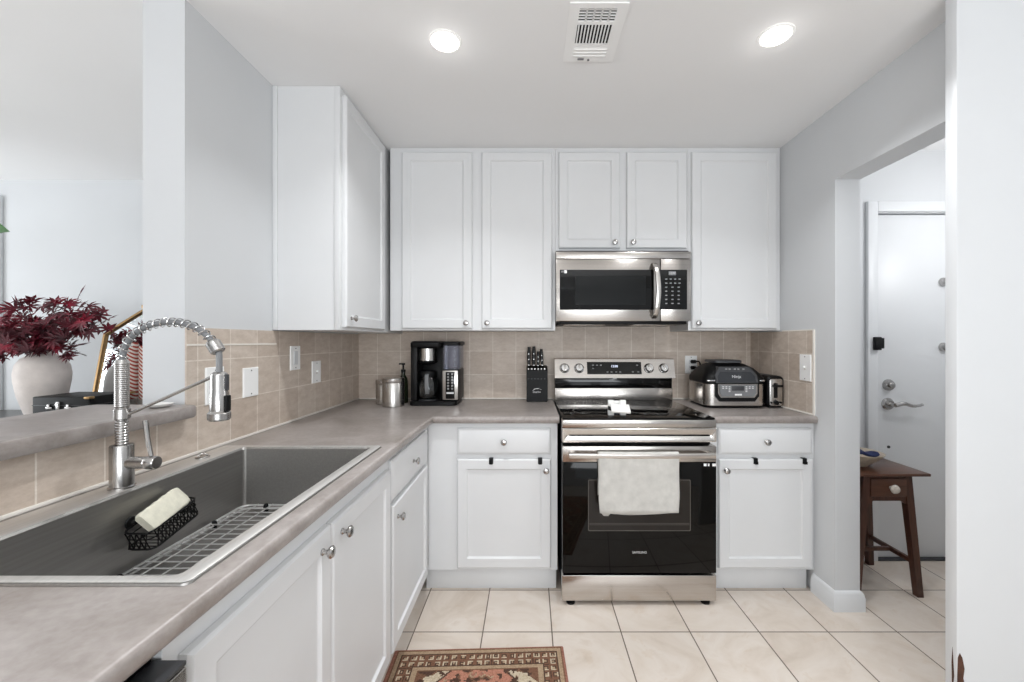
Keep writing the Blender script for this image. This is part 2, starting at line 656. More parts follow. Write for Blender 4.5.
# base cabinet left of the range, with its blind corner stile
c1 = thing('base_cabinet', 'white base cabinet with one drawer over a door, left of the range', 'cabinet', (-0.2, D - 0.3, 0), 'white base cabinets')
fm = front_map(YF)
b = BM()
frame(b, fm, -0.528, 0.142, 0.1135, 0.875, [])
box(b, 0.126, 0.142, YF + 0.019, D - 0.02, 0.1135, 0.875)
box(b, -0.528, 0.126, YF + 0.019, D - 0.02, 0.1135, 0.13)
obj('body', b, M['cab'], c1)
b = BM(); box(b, -0.545, 0.138, YF + 0.030, YF + 0.045, 0.0, 0.113, 0.001); obj('toe_kick', b, M['cab'], c1)
cab_drawer(fm, -0.376, 0.108, 0.715, 0.850, c1)
cab_door(fm, -0.376, 0.108, 0.130, 0.692, 0.082, 0.637, c1)

# base cabinet right of the range
c2 = thing('base_cabinet', 'white base cabinet with one drawer over a door, right of the range', 'cabinet', (1.2, D - 0.3, 0), 'white base cabinets')
b = BM()
frame(b, fm, 0.936, XR - 0.001, 0.1135, 0.875, [])
box(b, 0.936, 0.952, YF + 0.019, D - 0.02, 0.1135, 0.875)
box(b, 0.952, XR - 0.001, YF + 0.019, D - 0.02, 0.1135, 0.13)
obj('body', b, M['cab'], c2)
b = BM(); box(b, 0.94, XR - 0.018, YF + 0.030, YF + 0.045, 0.0, 0.113, 0.001); obj('toe_kick', b, M['cab'], c2)
cab_drawer(fm, 0.972, 1.455, 0.715, 0.850, c2)
cab_door(fm, 0.972, 1.455, 0.130, 0.692, 1.005, 0.637, c2)

# left run: corner cabinet with a drawer, sink cabinet with two doors
fr = right_map(XF)
c3 = thing('base_cabinet', 'white corner base cabinet with narrow drawer over door, beside the sink cabinet', 'cabinet', (-0.8, 1.8, 0), 'white base cabinets')
b = BM()
frame(b, fr, 1.5165, 2.126, 0.1135, 0.875, [])
box(b, -1.12, XF - 0.019, 1.5165, 1.532, 0.1135, 0.875)
box(b, -1.12, XF - 0.019, 1.532, 2.126, 0.1135, 0.13)
obj('body', b, M['cab'], c3)
b = BM(); box(b, XF - 0.062, XF - 0.047, 1.517, 2.15, 0.0, 0.113, 0.001); obj('toe_kick', b, M['cab'], c3)
cab_drawer(fr, 1.532, 2.052, 0.700, 0.852, c3)
cab_door(fr, 1.532, 2.052, 0.130, 0.682, 1.580, 0.625, c3)

c4 = thing('base_cabinet', 'white sink base cabinet with two tall doors below the sink', 'cabinet', (-0.8, 1.06, 0), 'white base cabinets')
b = BM()
frame(b, fr, 0.590, 1.5155, 0.1135, 0.875, [])
box(b, -1.12, XF - 0.019, 0.590, 0.606, 0.1135, 0.875)
box(b, -1.12, XF - 0.019, 1.4995, 1.5155, 0.1135, 0.875)
box(b, -1.12, XF - 0.019, 0.606, 1.4995, 0.1135, 0.13)
obj('body', b, M['cab'], c4)
b = BM(); box(b, XF - 0.062, XF - 0.047, 0.592, 1.516, 0.0, 0.113, 0.001); obj('toe_kick', b, M['cab'], c4)
cab_door(fr, 0.617, 1.056, 0.130, 0.828, 1.006, 0.782, c4)
cab_door(fr, 1.063, 1.504, 0.130, 0.828, 1.112, 0.784, c4)

# dishwasher, only its top corner shows
dw = thing('dishwasher', 'steel dishwasher with black top edge under the counter, left of the sink cabinet', 'dishwasher', (-0.8, 0.29, 0))
b = BM(); box(b, -1.1, XF - 0.01, 0.0, 0.585, 0.10, 0.868); obj('tub', b, M['black'], dw)
b = BM(); box(b, XF - 0.008, -0.488, 0.0, 0.585, 0.13, 0.838, 0.004); dd = obj('door', b, M['steelz'], dw)
b = BM(); box(b, XF - 0.008, -0.490, 0.0, 0.585, 0.8385, 0.845, 0.001); obj('control_strip', b, M['darkgrey'], dd)
b = BM(); box(b, -0.60, -0.56, 0.0, 0.585, 0.0, 0.098); obj('toe_kick', b, M['black'], dw)

# hooks over the tops of two doors
def hook(x, label):
    b = BM()
    yf = YF - 0.0205
    box(b, x - 0.011, x + 0.011, yf - 0.002, yf, 0.668, 0.6945, 0.0005)
    box(b, x - 0.011, x + 0.011, yf - 0.002, yf + 0.020, 0.6945, 0.6965, 0.0005)
    box(b, x - 0.008, x + 0.008, yf - 0.012, yf - 0.002, 0.668, 0.671, 0.0005)
    box(b, x - 0.008, x + 0.008, yf - 0.012, yf - 0.010, 0.671, 0.681, 0.0005)
    tag(obj('door_hook', b, M['black'], None, (x, YF - 0.02, 0.668)), label, 'hook', 'black hooks over cabinet doors')


hook(-0.200, 'black hook over middle of the cabinet door left of the range')
hook(0.052, 'black hook over the door corner just above its knob, left of the range')
hook(1.160, 'black hook over middle of the cabinet door right of the range')
hook(1.412, 'black hook over the far right corner of the door right of the range')

# upper cabinets
YU = D - 0.320
fu = front_map(YU)
ZB, ZT = 1.362, CEIL - 0.001
UP = 'white upper cabinets'


def upper(label, u0, u1, z0, doors):
    c = thing('upper_cabinet', label, 'cabinet', ((u0 + u1) / 2, D - 0.16, z0), UP)
    b = BM()
    box(b, u0, u1, YU, D - 0.008, z0, ZT)
    obj('body', b, M['cab'], c)
    for (a0, a1, v0, ku, kv) in doors:
        cab_door(fu, a0, a1, v0, 2.405, ku, kv, c)
    return c


upper('white two-door upper cabinet above the coffee maker', -0.822, 0.148, ZB,
      [(-0.750, -0.338, 1.372, -0.372, 1.405), (-0.283, 0.130, 1.372, -0.250, 1.405)])
upper('short white two-door upper cabinet directly above the microwave', 0.1495, 0.9285, 1.826,
      [(0.168, 0.527, 1.842, 0.494, 1.874), (0.565, 0.917, 1.842, 0.600, 1.874)])
upper('white single-door upper cabinet right of the microwave', 0.930, XR - 0.002, ZB,
      [(0.946, 1.445, 1.372, 0.978, 1.405)])
cl = thing('upper_cabinet', 'white upper cabinet on the left wall, its side panel facing the camera', 'cabinet', (-1.0, 2.1, ZB), UP)
b = BM()
box(b, XL + 0.001, -0.872, 1.826, D - 0.008, 1.349, ZT)
box(b, -0.872, -0.845, 1.823, D - 0.008, 1.349, ZT, 0.0015)
obj('body', b, M['cab'], cl)
b = BM(); box(b, XL + 0.001, XL + 0.022, 1.820, 1.826, 1.349, ZT, 0.001); obj('scribe_strip', b, M['cab'], cl)
fx = right_map(-0.845)
cab_door(fx, 1.845, 2.338, 1.362, 2.405, 1.892, 1.405, cl)

# ------------------------------------------------------------------ countertops
ZC = 0.914
NOSE = [(0, ZC), (0.010, ZC - 0.0006), (0.016, ZC - 0.003), (0.0195, ZC - 0.008), (0.0205, ZC - 0.015), (0.0195, ZC - 0.026), (0.016, ZC - 0.033), (0.010, ZC - 0.0365), (0, ZC - 0.037)]


def nose(bm, path):
    ring_skin(bm, [[Vector((x + nx * d, y + ny * d, z)) for d, z in NOSE] for (x, y), (nx, ny) in path])


XN, YN = -0.516, 2.112
b = BM()
zb = ZC - 0.037
box(b, XL + 0.001, XN, -0.12, 0.664, zb, ZC)
box(b, XL + 0.001, XN, 1.472, D - 0.001, zb, ZC)
box(b, XL + 0.001, -1.030, 0.664, 1.472, zb, ZC)
box(b, -0.566, XN, 0.664, 1.472, zb, ZC)
box(b, XN, 0.150, YN, D - 0.001, zb, ZC)
nose(b, [((XN, -0.12), (1, 0)), ((XN, YN), (1, -1)), ((0.150, YN), (0, -1))])
tag(obj('countertop', b, M['lam']), 'mottled taupe laminate L-shaped countertop around the sink and left corner', 'countertop')
b = BM()
box(b, 0.926, XR - 0.001, YN, D - 0.001, zb, ZC)
nose(b, [((0.926, YN), (0, -1)), ((1.458, YN), (0, -1)), ((XR - 0.001, YN + 0.004), (0.0, -1))])
tag(obj('countertop', b, M['lam'], None, (1.2, 2.4, zb)), 'short taupe laminate countertop holding the indoor grill and toaster', 'countertop')

# raised bar ledge on the half wall
b = BM()
poly = rrect(-1.445, -1.100, -0.15, 1.358, 0.012, 3)
pr = [(0.0, 1.0505), (0.0, 1.085), (0.004, 1.0893), (0.010, 1.091)]
rings = []
for ins, z in [(0.010, 1.0495), (0.003, 1.051), (0.0, 1.056), (0.0, 1.083), (0.003, 1.0885), (0.010, 1.091)]:
    rings.append([Vector((x, y, z)) for x, y in rrect(-1.445 + ins, -1.095 - ins, -0.15 + ins, 1.3585 - ins, 0.02, 4)])
ring_skin(b, rings)
tag(obj('bar_ledge', b, M['lam'], None, (-1.27, 0.6, 1.0495)), 'raised taupe laminate bar ledge on the half wall behind the sink', 'countertop')

# ------------------------------------------------------------------ sink
sk = thing('sink', 'large rectangular dark stainless drop-in kitchen sink', 'sink', (-0.8, 1.07, 0.70))
b = BM()
S = []
for ins, z, r in [(0.0, 0.9145, 0.012), (0.001, 0.918, 0.012), (0.004, 0.9195, 0.012)]:
    S.append([Vector((x, y, z)) for x, y in rrect(-1.112 + ins, -0.538 - ins, 0.644 + ins, 1.494 - ins, r)])
bx0, bx1, by0, by1 = -1.024, -0.574, 0.669, 1.466
for ins, z, r in [(-0.004, 0.9190, 0.014), (0.0, 0.914, 0.012), (0.001, 0.73, 0.012), (0.004, 0.712, 0.014), (0.012, 0.705, 0.016), (0.03, 0.703, 0.02)]:
    S.append([Vector((x, y, z)) for x, y in rrect(bx0 + ins, bx1 - ins, by0 + ins, by1 - ins, r)])
ring_skin(b, S, False, True)
obj('basin', b, M['sink'], sk, recalc=True)
M['sinkrim'] = steel('sink_rim_steel', '#dedcd9', 0.5, 'y', 0.05)
b = BM()
S = []
for ins, z, r in [(0.002, 0.9194, 0.012), (0.004, 0.9205, 0.012)]:
    S.append([Vector((x, y, z)) for x, y in rrect(-1.112 + ins, -0.538 - ins, 0.644 + ins, 1.494 - ins, r)])
for ins, z, r in [(-0.006, 0.9205, 0.014), (-0.004, 0.9194, 0.014)]:
    S.append([Vector((x, y, z)) for x, y in rrect(bx0 + ins, bx1 - ins, by0 + ins, by1 - ins, r)])
ring_skin(b, S, False, False)
obj('rim', b, M['sinkrim'], sk)
b = BM(); lathe(b, [(0.055, 0), (0.052, 0.003), (0.042, 0.003), (0.035, 0.0005), (0.0, 0.0005)], (-0.80, 1.07, 0.7035), n=28); obj('drain', b, M['nickel'], sk)
b = BM(); lathe(b, [(0.020, 0), (0.020, 0.003), (0.016, 0.005), (0, 0.0052)], (-1.066, 1.335, 0.9207), n=24); obj('hole_cover', b, M['nickel'], sk)
b = BM(); tube(b, smooth_path([(-1.076, 1.325, 0.926), (-1.066, 1.335, 0.934), (-1.056, 1.345, 0.926)]), 0.002, 6); obj('hole_cover_tab', b, M['nickel'], sk)

# wire rack in the sink bottom
rk = thing('sink_rack', 'chrome wire rack lying on the bottom of the sink', 'rack', (-0.80, 1.07, 0.7035))
b = BM()
rx0, rx1, ry0, ry1, rz = -1.005, -0.595, 0.70, 1.440, 0.724
tube(b, [Vector((x, y, rz)) for x, y in rrect(rx0, rx1, ry0, ry1, 0.03, 4)], 0.0032, 8, closed=True)
tube(b, [Vector((x, y, rz - 0.008)) for x, y in rrect(rx0 + 0.006, rx1 - 0.006, ry0 + 0.006, ry1 - 0.006, 0.028, 4)], 0.0028, 8, closed=True)
ctr = Vector((-0.80, 1.07, rz)); hr = 0.062
tube(b, [ctr + Vector((hr * math.cos(2 * PI * i / 28), hr * math.sin(2 * PI * i / 28), 0)) for i in range(28)], 0.0028, 8, closed=True)


def wire(p, q):
    p, q = Vector(p), Vector(q)
    d = (q - p)
    n = d.normalized()
    tc = (ctr - p).dot(n)
    dist = (ctr - (p + n * tc)).length
    if dist < hr:
        h = math.sqrt(hr * hr - dist * dist)
        tube(b, [p, p + n * (tc - h)], 0.0019, 6)
        tube(b, [p + n * (tc + h), q], 0.0019, 6)
    else:
        tube(b, [p, q], 0.0019, 6)


for i in range(1, 24):
    y = ry0 + (ry1 - ry0) * i / 24
    wire((rx0, y, rz), (rx1, y, rz))
for i in range(1, 8):
    x = rx0 + (rx1 - rx0) * i / 8
    wire((x, ry0, rz + 0.003), (x, ry1, rz + 0.003))
M['wire'] = plain('bright_wire', '#dcdcdc', 0.45, 1.0, var=0.0)
obj('wire_grid', b, M['wire'], rk)
for x, y in ((rx0 + 0.03, ry0 + 0.003), (rx1 - 0.03, ry0 + 0.003), (rx0 + 0.08, ry1 - 0.003), (rx1 - 0.08, ry1 - 0.003), (rx0 + 0.003, 1.0), (rx0 + 0.003, 1.30), (rx1 - 0.003, 1.07), (-0.94, 0.90)):
    b = BM(); lathe(b, [(0.007, 0), (0.009, 0.010), (0.008, 0.022), (0.005, 0.026)], (x, y, 0.7036), n=12); obj('rubber_foot', b, M['black'], rk)

# sponge and its wire holder on the sink wall
ho = thing('sponge_holder', 'black wire sponge holder on the left wall of the sink', 'holder', (-0.985, 1.095, 0.79))
b = BM()
hx0, hx1, hy0, hy1, hz0, hz1 = -1.016, -0.945, 1.022, 1.172, 0.792, 0.838
for z in (hz0, hz1):
    tube(b, [Vector((x, y, z)) for x, y in rrect(hx0, hx1, hy0, hy1, 0.018, 4)], 0.0026, 6, closed=True)
tube(b, [Vector((x, y, hz0 + 0.028)) for x, y in rrect(hx0, hx1, hy0, hy1, 0.018, 4)], 0.0016, 6, closed=True)
ns = 11
for i in range(ns):
    y0 = hy0 + 0.012 + (hy1 - hy0 - 0.024) * i / ns
    y1 = hy0 + 0.012 + (hy1 - hy0 - 0.024) * (i + 1) / ns
    for x in (hx1,):
        tube(b, [(x, y0, hz0), (x, y1, hz1)], 0.0015, 5)
        tube(b, [(x, y1, hz0), (x, y0, hz1)], 0.0015, 5)
    tube(b, [(hx0, y0, hz0), (hx1, y0, hz0)], 0.0014, 5)
for i in range(4):
    x0 = hx0 + 0.008 + (hx1 - hx0 - 0.016) * i / 4
    x1 = hx0 + 0.008 + (hx1 - hx0 - 0.016) * (i + 1) / 4
    for y in (hy0, hy1):
        tube(b, [(x0, y, hz0), (x1, y, hz1)], 0.0015, 5)
        tube(b, [(x1, y, hz0), (x0, y, hz1)], 0.0015, 5)
pit = Matrix.Translation((0, 1.097, 0.82)) @ Matrix.Rotation(R(13), 4, 'X') @ Matrix.Translation((0, -1.097, -0.82))
bmesh.ops.transform(b, verts=b.verts, matrix=pit)
obj('wire_basket', b, M['black'], ho)
for y in (1.05, 1.15):
    b = BM(); lathe(b, [(0.016, 0), (0.014, 0.003), (0.006, 0.006), (0.004, 0.012)], (-1.0225, y, 0.835), (1, 0, 0), 16); obj('suction_cup', b, M['black'], ho)
M['sponge'] = plain('cream_sponge', '#dcd9c8', 0.95, var=0.10, scale=60, bump=0.6, bscale=220)
b = BM()
n = 14
rings = []
for i in range(n + 1):
    t = i / n
    y = -0.068 + 0.136 * t
    h = 0.029 + 0.0015 * math.sin(i * 2.3)
    w = 0.0125
    e = 0.004 if i in (0, n) else 0.0
    rings.append([Vector((x, y, z)) for x, z in rrect(-w + e, w - e, -h + e, h - e, 0.006, 3)])
ring_skin(b, rings)
bmesh.ops.transform(b, verts=b.verts, matrix=Matrix.Translation((-0.978, 1.097, 0.851)) @ Euler((R(13), R(-38), 0)).to_matrix().to_4x4())
tag(obj('sponge', b, M['sponge'], None, (-0.98, 1.097, 0.80)), 'cream ribbed sponge standing in the black holder in the sink', 'sponge')

# ------------------------------------------------------------------ faucet
fx_, fy_ = -1.057, 1.062
fa = thing('faucet', 'brushed nickel pull-down spring faucet arching over the sink', 'faucet', (fx_, fy_, 0.9207))
b = BM(); lathe(b, [(0.0275, 0), (0.0275, 0.004), (0.0245, 0.006), (0.0245, 0.108), (0.023, 0.111), (0.014, 0.112)], (fx_, fy_, 0.9208), n=36); obj('base', b, M['nickel'], fa)
b = BM()
prof = [(0.012, 0.0)]
z = 1.032
while z < 1.098:
    prof += [(0.0122, z - 1.032), (0.0138, z - 1.032 + 0.002), (0.0138, z - 1.032 + 0.004), (0.0122, z - 1.032 + 0.006)]
    z += 0.007
lathe(b, prof, (fx_, fy_, 1.032), n=28); obj('riser_coil', b, M['nickel'], fa)
b = BM(); lathe(b, [(0.014, 0), (0.0175, 0.002), (0.0175, 0.026), (0.014, 0.028)], (fx_, fy_, 1.098), n=28); cr = obj('collar', b, M['nickel'], fa)
b = BM()
prof = [(0.0142, 0.0)]
h = 0.004
while h < 0.118:
    prof += [(0.0142, h), (0.015, h + 0.0012), (0.015, h + 0.003), (0.0142, h + 0.0042)]
    h += 0.0052
prof += [(0.0142, 0.122), (0.012, 0.126)]
lathe(b, prof, (fx_, fy_, 1.126), n=28); obj('riser', b, M['nickel'], fa)
arc = smooth_path([(fx_, fy_, 1.25), (fx_ + 0.008, fy_, 1.283), (fx_ + 0.030, fy_, 1.315), (fx_ + 0.070, fy_, 1.339), (fx_ + 0.130, fy_, 1.349), (fx_ + 0.188, fy_, 1.336), (fx_ + 0.226, fy_, 1.308), (fx_ + 0.241, fy_, 1.287)], 10)
b = BM(); tube(b, arc, 0.0072, 12); obj('hose', b, M['greyplastic'], fa)
# open coil spring following the arc
L = [0]
for a_, b_ in zip(arc, arc[1:]):
    L.append(L[-1] + (b_ - a_).length)


def at_len(s):
    for i in range(len(L) - 1):
        if L[i + 1] >= s:
            t = (s - L[i]) / (L[i + 1] - L[i] + 1e-9)
            p = arc[i].lerp(arc[i + 1], t)
            return p, (arc[i + 1] - arc[i]).normalized()
    return arc[-1], (arc[-1] - arc[-2]).normalized()


turns = 17
pts = []
for i in range(turns * 14 + 1):
    s = L[-1] * 0.985 * i / (turns * 14)
    p, tg = at_len(s)
    side = Vector((0, 1, 0))
    nn = tg.cross(side).normalized()
    a = 2 * PI * i / 14
    pts.append(p + 0.0112 * (math.cos(a) * nn + math.sin(a) * side))
b = BM(); tube(b, pts, 0.0017, 6); obj('spring', b, M['chrome'], fa)
hx = fx_ + 0.252
p, tg = arc[-1], (arc[-1] - arc[-4]).normalized()
b = BM(); lathe(b, [(0.012, -0.004), (0.017, 0.002), (0.017, 0.028), (0.014, 0.031), (0.008, 0.032)], p - tg * 0.012, tg, 24); obj('spring_cap', b, M['nickel'], fa)
b = BM(); tube(b, smooth_path([p + tg * 0.01, (hx - 0.001, fy_, 1.27), (hx, fy_, 1.245), (hx, fy_, 1.21)], 6), 0.0075, 10); obj('spray_hose', b, M['greyplastic'], fa)
b = BM(); lathe(b, [(0.012, 0), (0.0175, -0.004), (0.0190, -0.010), (0.0190, -0.05), (0.0205, -0.054), (0.0205, -0.100), (0.0255, -0.106), (0.0255, -0.121), (0.022, -0.125), (0.0, -0.125)], (hx, fy_, 1.220), n=30); wd = obj('spray_head', b, M['nickel'], fa)
b = BM(); box(b, hx + 0.0190, hx + 0.0255, fy_ - 0.009, fy_ + 0.009, 1.118, 1.160, 0.003); obj('spray_button', b, M['black'], wd)
b = BM(); box(b, hx + 0.0180, hx + 0.0225, fy_ - 0.006, fy_ + 0.006, 1.172, 1.214, 0.002); obj('hose_clip', b, M['darkgrey'], wd)
b = BM(); tube(b, [(fx_ + 0.017, fy_, 1.110), (hx - 0.016, fy_, 1.208)], 0.0042, 10); obj('support_rod', b, M['nickel'], fa)
b = BM()
lathe(b, [(0.0155, 0.0), (0.0155, 0.044), (0.0140, 0.046), (0.0140, 0.048), (0.0170, 0.049), (0.0170, 0.068), (0.015, 0.071), (0, 0.071)], (fx_ + 0.020, fy_, 0.985), (1, 0, 0), 26)
hb = obj('handle_hub', b, M['nickel'], fa)
b = BM(); tube(b, [(fx_ + 0.076, fy_, 1.002), (fx_ + 0.066, fy_ , 1.05), (fx_ + 0.061, fy_, 1.094)], [0.005, 0.0058, 0.0065], 10); obj('lever', b, M['nickel'], hb)

# ------------------------------------------------------------------ range
RX0, RX1 = 0.157, 0.917
RC = (RX0 + RX1) / 2
YB = D - 0.012
YD = D - 0.722       # oven door front
ra = thing('range', 'stainless steel electric range with black glass oven door', 'stove', (RC, D - 0.34, 0.0))
b = BM()
box(b, RX0 + 0.004, RX1 - 0.004, D - 0.655, YB, 0.045, 0.893, 0.002)
obj('body', b, M['black'], ra)
b = BM()
box(b, RX0, RX1, YD + 0.004, D - 0.656, 0.022, 0.148, 0.004)
obj('storage_drawer', b, M['steel'], ra)
for x in (RX0 + 0.045, RX1 - 0.045):
    for y in (YD + 0.03, D - 0.08):
        b = BM(); lathe(b, [(0.022, 0), (0.022, 0.010), (0.012, 0.012), (0.012, 0.048)], (x, y, 0.0), n=16); obj('foot', b, M['black'], ra)
# oven door: black glass, steel top rail, bowed handle
b = BM(); box(b, RX0 + 0.002, RX1 - 0.002, YD, D - 0.6565, 0.160, 0.706, 0.004); od = obj('oven_door', b, M['glassblack'], ra)
b = BM(); box(b, RX0 + 0.002, RX1 - 0.002, YD - 0.002, D - 0.6565, 0.7065, 0.784, 0.004); obj('door_rail', b, M['steel'], od)
M['window_frit'] = plain('oven_window_glass', '#26221f', 0.06, var=0.0, spec=0.25)
M['frit_edge'] = plain('oven_window_edge', '#54504b', 0.2, var=0.0)
wx0, wx1, wz0, wz1 = 0.285, 0.788, 0.368, 0.620
b = BM()
ring_skin(b, [[Vector((x, YD - 0.0004, z)) for x, z in rrect(wx0 + i, wx1 - i, wz0 + i, wz1 - i, 0.006, 3)] for i in (0, 0.0032)], False, False)
obj('window_edge', b, M['frit_edge'], od)
b = BM(); ring_skin(b, [[Vector((x, YD - 0.0004, z)) for x, z in rrect(wx0 + 0.0032, wx1 - 0.0032, wz0 + 0.0032, wz1 - 0.0032, 0.005, 3)]], False, True)
obj('window', b, M['window_frit'], od, recalc=False)
b = BM()
for z in (0.398, 0.405):
    box(b, wx0 + 0.006, wx1 - 0.006, YD - 0.0007, YD - 0.0005, z, z + 0.0015)
obj('oven_rack', b, M['frit_edge'], od)
text('logo', 'SAMSUNG', 0.0155, (RC, YD - 0.0006, 0.263), M['mark'], od)
for x0, x1 in ((0.852, 0.866), (0.872, 0.880), (0.894, 0.912)):
    b = BM(); box(b, x0, x1, YD - 0.0009, YD - 0.0002, 0.686, 0.699); obj('sticker', b, M['white'], od)
b = BM()
hp = []
for i in range(25):
    t = i / 24
    x = RX0 + 0.030 + (RX1 - RX0 - 0.060) * t
    hp.append((x, YD - 0.050 - 0.012 * math.sin(PI * t), 0.752))
rings = []
for p in hp:
    rings.append([Vector((p[0], p[1] + dy, p[2] + dz)) for dy, dz in rrect(-0.009, 0.009, -0.0135, 0.0135, 0.006, 3)])
ring_skin(b, rings)
hd = obj('handle', b, M['steel'], od)
for x in (RX0 + 0.045, RX1 - 0.045):
    b = BM(); box(b, x - 0.014, x + 0.014, YD - 0.052, YD - 0.0025, 0.741, 0.763, 0.004); obj('handle_bracket', b, M['steel'], hd)
# embossed front panel above the door
b = BM()
rings = [[Vector((x, y, z)) for x, z in rrect(RX0 + i, RX1 - i, 0.803 + i, 0.871 - i, r, 4)] for i, y, r in ((0, D - 0.6565, 0.003), (0, YD + 0.003, 0.003), (0.003, YD, 0.003), (0.024, YD, 0.012), (0.026, YD + 0.0012, 0.012), (0.030, YD + 0.0018, 0.010))]
rings = [[Vector((p.x, p.y, p.z)) for p in r_] for r_ in rings]
ring_skin(b, rings)
obj('front_panel', b, M['steel'], ra)
b = BM(); box(b, RX0, RX1, YD + 0.002, D - 0.6565, 0.873, 0.913, 0.005); obj('front_rail', b, M['steel'], ra)
b = BM(); box(b, RX0 + 0.006, RX1 - 0.006, D - 0.655, YD + 0.10, 0.785, 0.8025); obj('gap', b, M['black'], ra)
# ceramic glass top with ring marks
b = BM(); box(b, RX0 + 0.003, RX1 - 0.003, YD + 0.010, D - 0.105, 0.9145, 0.921, 0.003); ct = obj('cooktop', b, M['glassblack'], ra)
M['ring'] = plain('burner_ring_print', '#4a4948', 0.25, var=0.0)
for x, y, r in ((RC - 0.19, D - 0.50, 0.115), (RC + 0.19, D - 0.50, 0.10), (RC - 0.19, D - 0.24, 0.078), (RC + 0.19, D - 0.24, 0.085), (RC, D - 0.21, 0.05)):
    b = BM()
    n = 48
    ring_skin(b, [[Vector((x + rr * math.cos(2 * PI * i / n), y + rr * math.sin(2 * PI * i / n), 0.9213)) for i in range(n)] for rr in (r, r - 0.003)], False, False)
    obj('burner_ring', b, M['ring'], ct)
# backguard: steel foot, black recess, sloped steel control panel
b = BM(); box(b, RX0 + 0.002, RX1 - 0.002, D - 0.1045, YB, 0.900, 0.998, 0.003); obj('backguard_base', b, M['steel'], ra)
b = BM(); box(b, RX0 + 0.004, RX1 - 0.004, D - 0.098, YB, 0.9985, 1.066, 0.002); gp = obj('backguard_recess', b, M['blackgloss'], ra)
b = BM()
prism(b, [(D - 0.150, 1.0665), (D - 0.118, 1.183), (D - 0.104, 1.188), (YB, 1.188), (YB, 1.0665)], lambda u, v, w: (w, u, v), RX0, RX1)
bp = obj('control_panel', b, M['steel'], ra)
sl = Vector((0, 0.032, 0.1165)).normalized()
nl = Vector((0, -sl.z, sl.y))


def onpanel(x, s, n=0.0):
    return Vector((x, D - 0.150, 1.0665)) + Vector((0, 0.032, 0.1165)) * s + nl * n


b = BM()
xa, xb = 0.362, 0.706
ring_skin(b, [[onpanel(xa, 0.20, n), onpanel(xb, 0.20, n), onpanel(xb, 0.86, n), onpanel(xa, 0.86, n)] for n in (0.0005, 0.002)])
dp = obj('display', b, M['blackgloss'], bp)
M['clock'] = emit('clock_digits', '#dfe8ff', 1.6)
prot = (R(90) - math.atan2(0.032, 0.1165), 0, 0)
text('clock', '12:00', 0.020, onpanel(0.535, 0.62, 0.0024), M['clock'], dp, prot)
for x, s in ((0.49, 0.32), (0.515, 0.32), (0.545, 0.32), (0.57, 0.32), (0.40, 0.68), (0.425, 0.68), (0.45, 0.68), (0.40, 0.5), (0.65, 0.32), (0.685, 0.32), (0.68, 0.68)):
    b = BM()
    ring_skin(b, [[onpanel(x - 0.006, s - 0.03, 0.0024), onpanel(x + 0.006, s - 0.03, 0.0024), onpanel(x + 0.006, s + 0.03, 0.0024), onpanel(x - 0.006, s + 0.03, 0.0024)]], False, True)
    obj('touch_mark', b, M['markdim'], dp, recalc=False)
for x, tw in ((0.219, 0), (0.311, 0), (0.753, 25), (0.847, 25)):
    b = BM()
    lathe(b, [(0.029, 0.0005), (0.029, 0.004), (0.025, 0.006), (0.0235, 0.022), (0.021, 0.025), (0, 0.0255)], onpanel(x, 0.52), nl, 28)
    kb = obj('knob', b, M['chrome'], bp)
    b = BM()
    box(b, -0.005, 0.005, -0.021, 0.021, 0.0255, 0.034, 0.002)
    bmesh.ops.transform(b, verts=b.verts, matrix=Matrix.Translation(onpanel(x, 0.52)) @ nl.to_track_quat('Z', 'Y').to_matrix().to_4x4() @ Matrix.Rotation(R(tw), 4, 'Z'))
    obj('knob_grip', b, M['steelz'], kb)
    b = BM()
    lathe(b, [(0.031, 0.0002), (0.031, 0.0012), (0.029, 0.0013)], onpanel(x, 0.52), nl, 28, False, False)
    obj('knob_seat', b, M['black'], kb)
# small bright emblem on the black recess
b = BM()
prism(b, [(-0.028, -0.004), (-0.004, 0.0), (0.006, 0.008), (0.022, 0.009), (0.026, 0.0), (0.012, -0.002), (0.0, -0.006)], lambda u, v, w: (RC - 0.005 + u, w, 1.055 + v), D - 0.0985, D - 0.0995)
obj('emblem', b, M['mark'], gp)

# white holder standing on the cooktop
sp = thing('utensil_rest', 'small white utensil rest standing at the front of the black cooktop', 'utensil rest', (0.438, 2.09, 0.9212))
M['ceramic'] = plain('white_ceramic', '#e6e5e2', 0.25, var=0.01)
b = BM()
for dx in (-0.043, 0.018):
    box(b, 0.440 + dx, 0.440 + dx + 0.030, 2.080, 2.098, 0.9215, 1.000, 0.004)
obj('upright', b, M['ceramic'], sp)
b = BM(); box(b, 0.4275, 0.4575, 2.085, 2.095, 0.955, 0.996, 0.002); obj('back_plate', b, M['ceramic'], sp)
b = BM(); box(b, 0.433, 0.453, 2.0835, 2.0848, 0.976, 0.982, 0.0003); obj('slot', b, M['black'], sp)
b = BM()
box(b, -0.048, 0.048, -0.030, 0.030, -0.006, 0.006, 0.003)
bmesh.ops.transform(b, verts=b.verts, matrix=Matrix.Translation((0.452, 2.052, 0.962)) @ Euler((R(32), R(4), 0)).to_matrix().to_4x4())
obj('spoon_tray', b, M['ceramic'], sp)
b = BM()
box(b, -0.044, 0.016, -0.014, 0.014, -0.003, 0.003, 0.002)
bmesh.ops.transform(b, verts=b.verts, matrix=Matrix.Translation((0.430, 2.047, 0.952)) @ Euler((R(30), R(20), 0)).to_matrix().to_4x4())
obj('tray_slit', b, M['black'], sp)

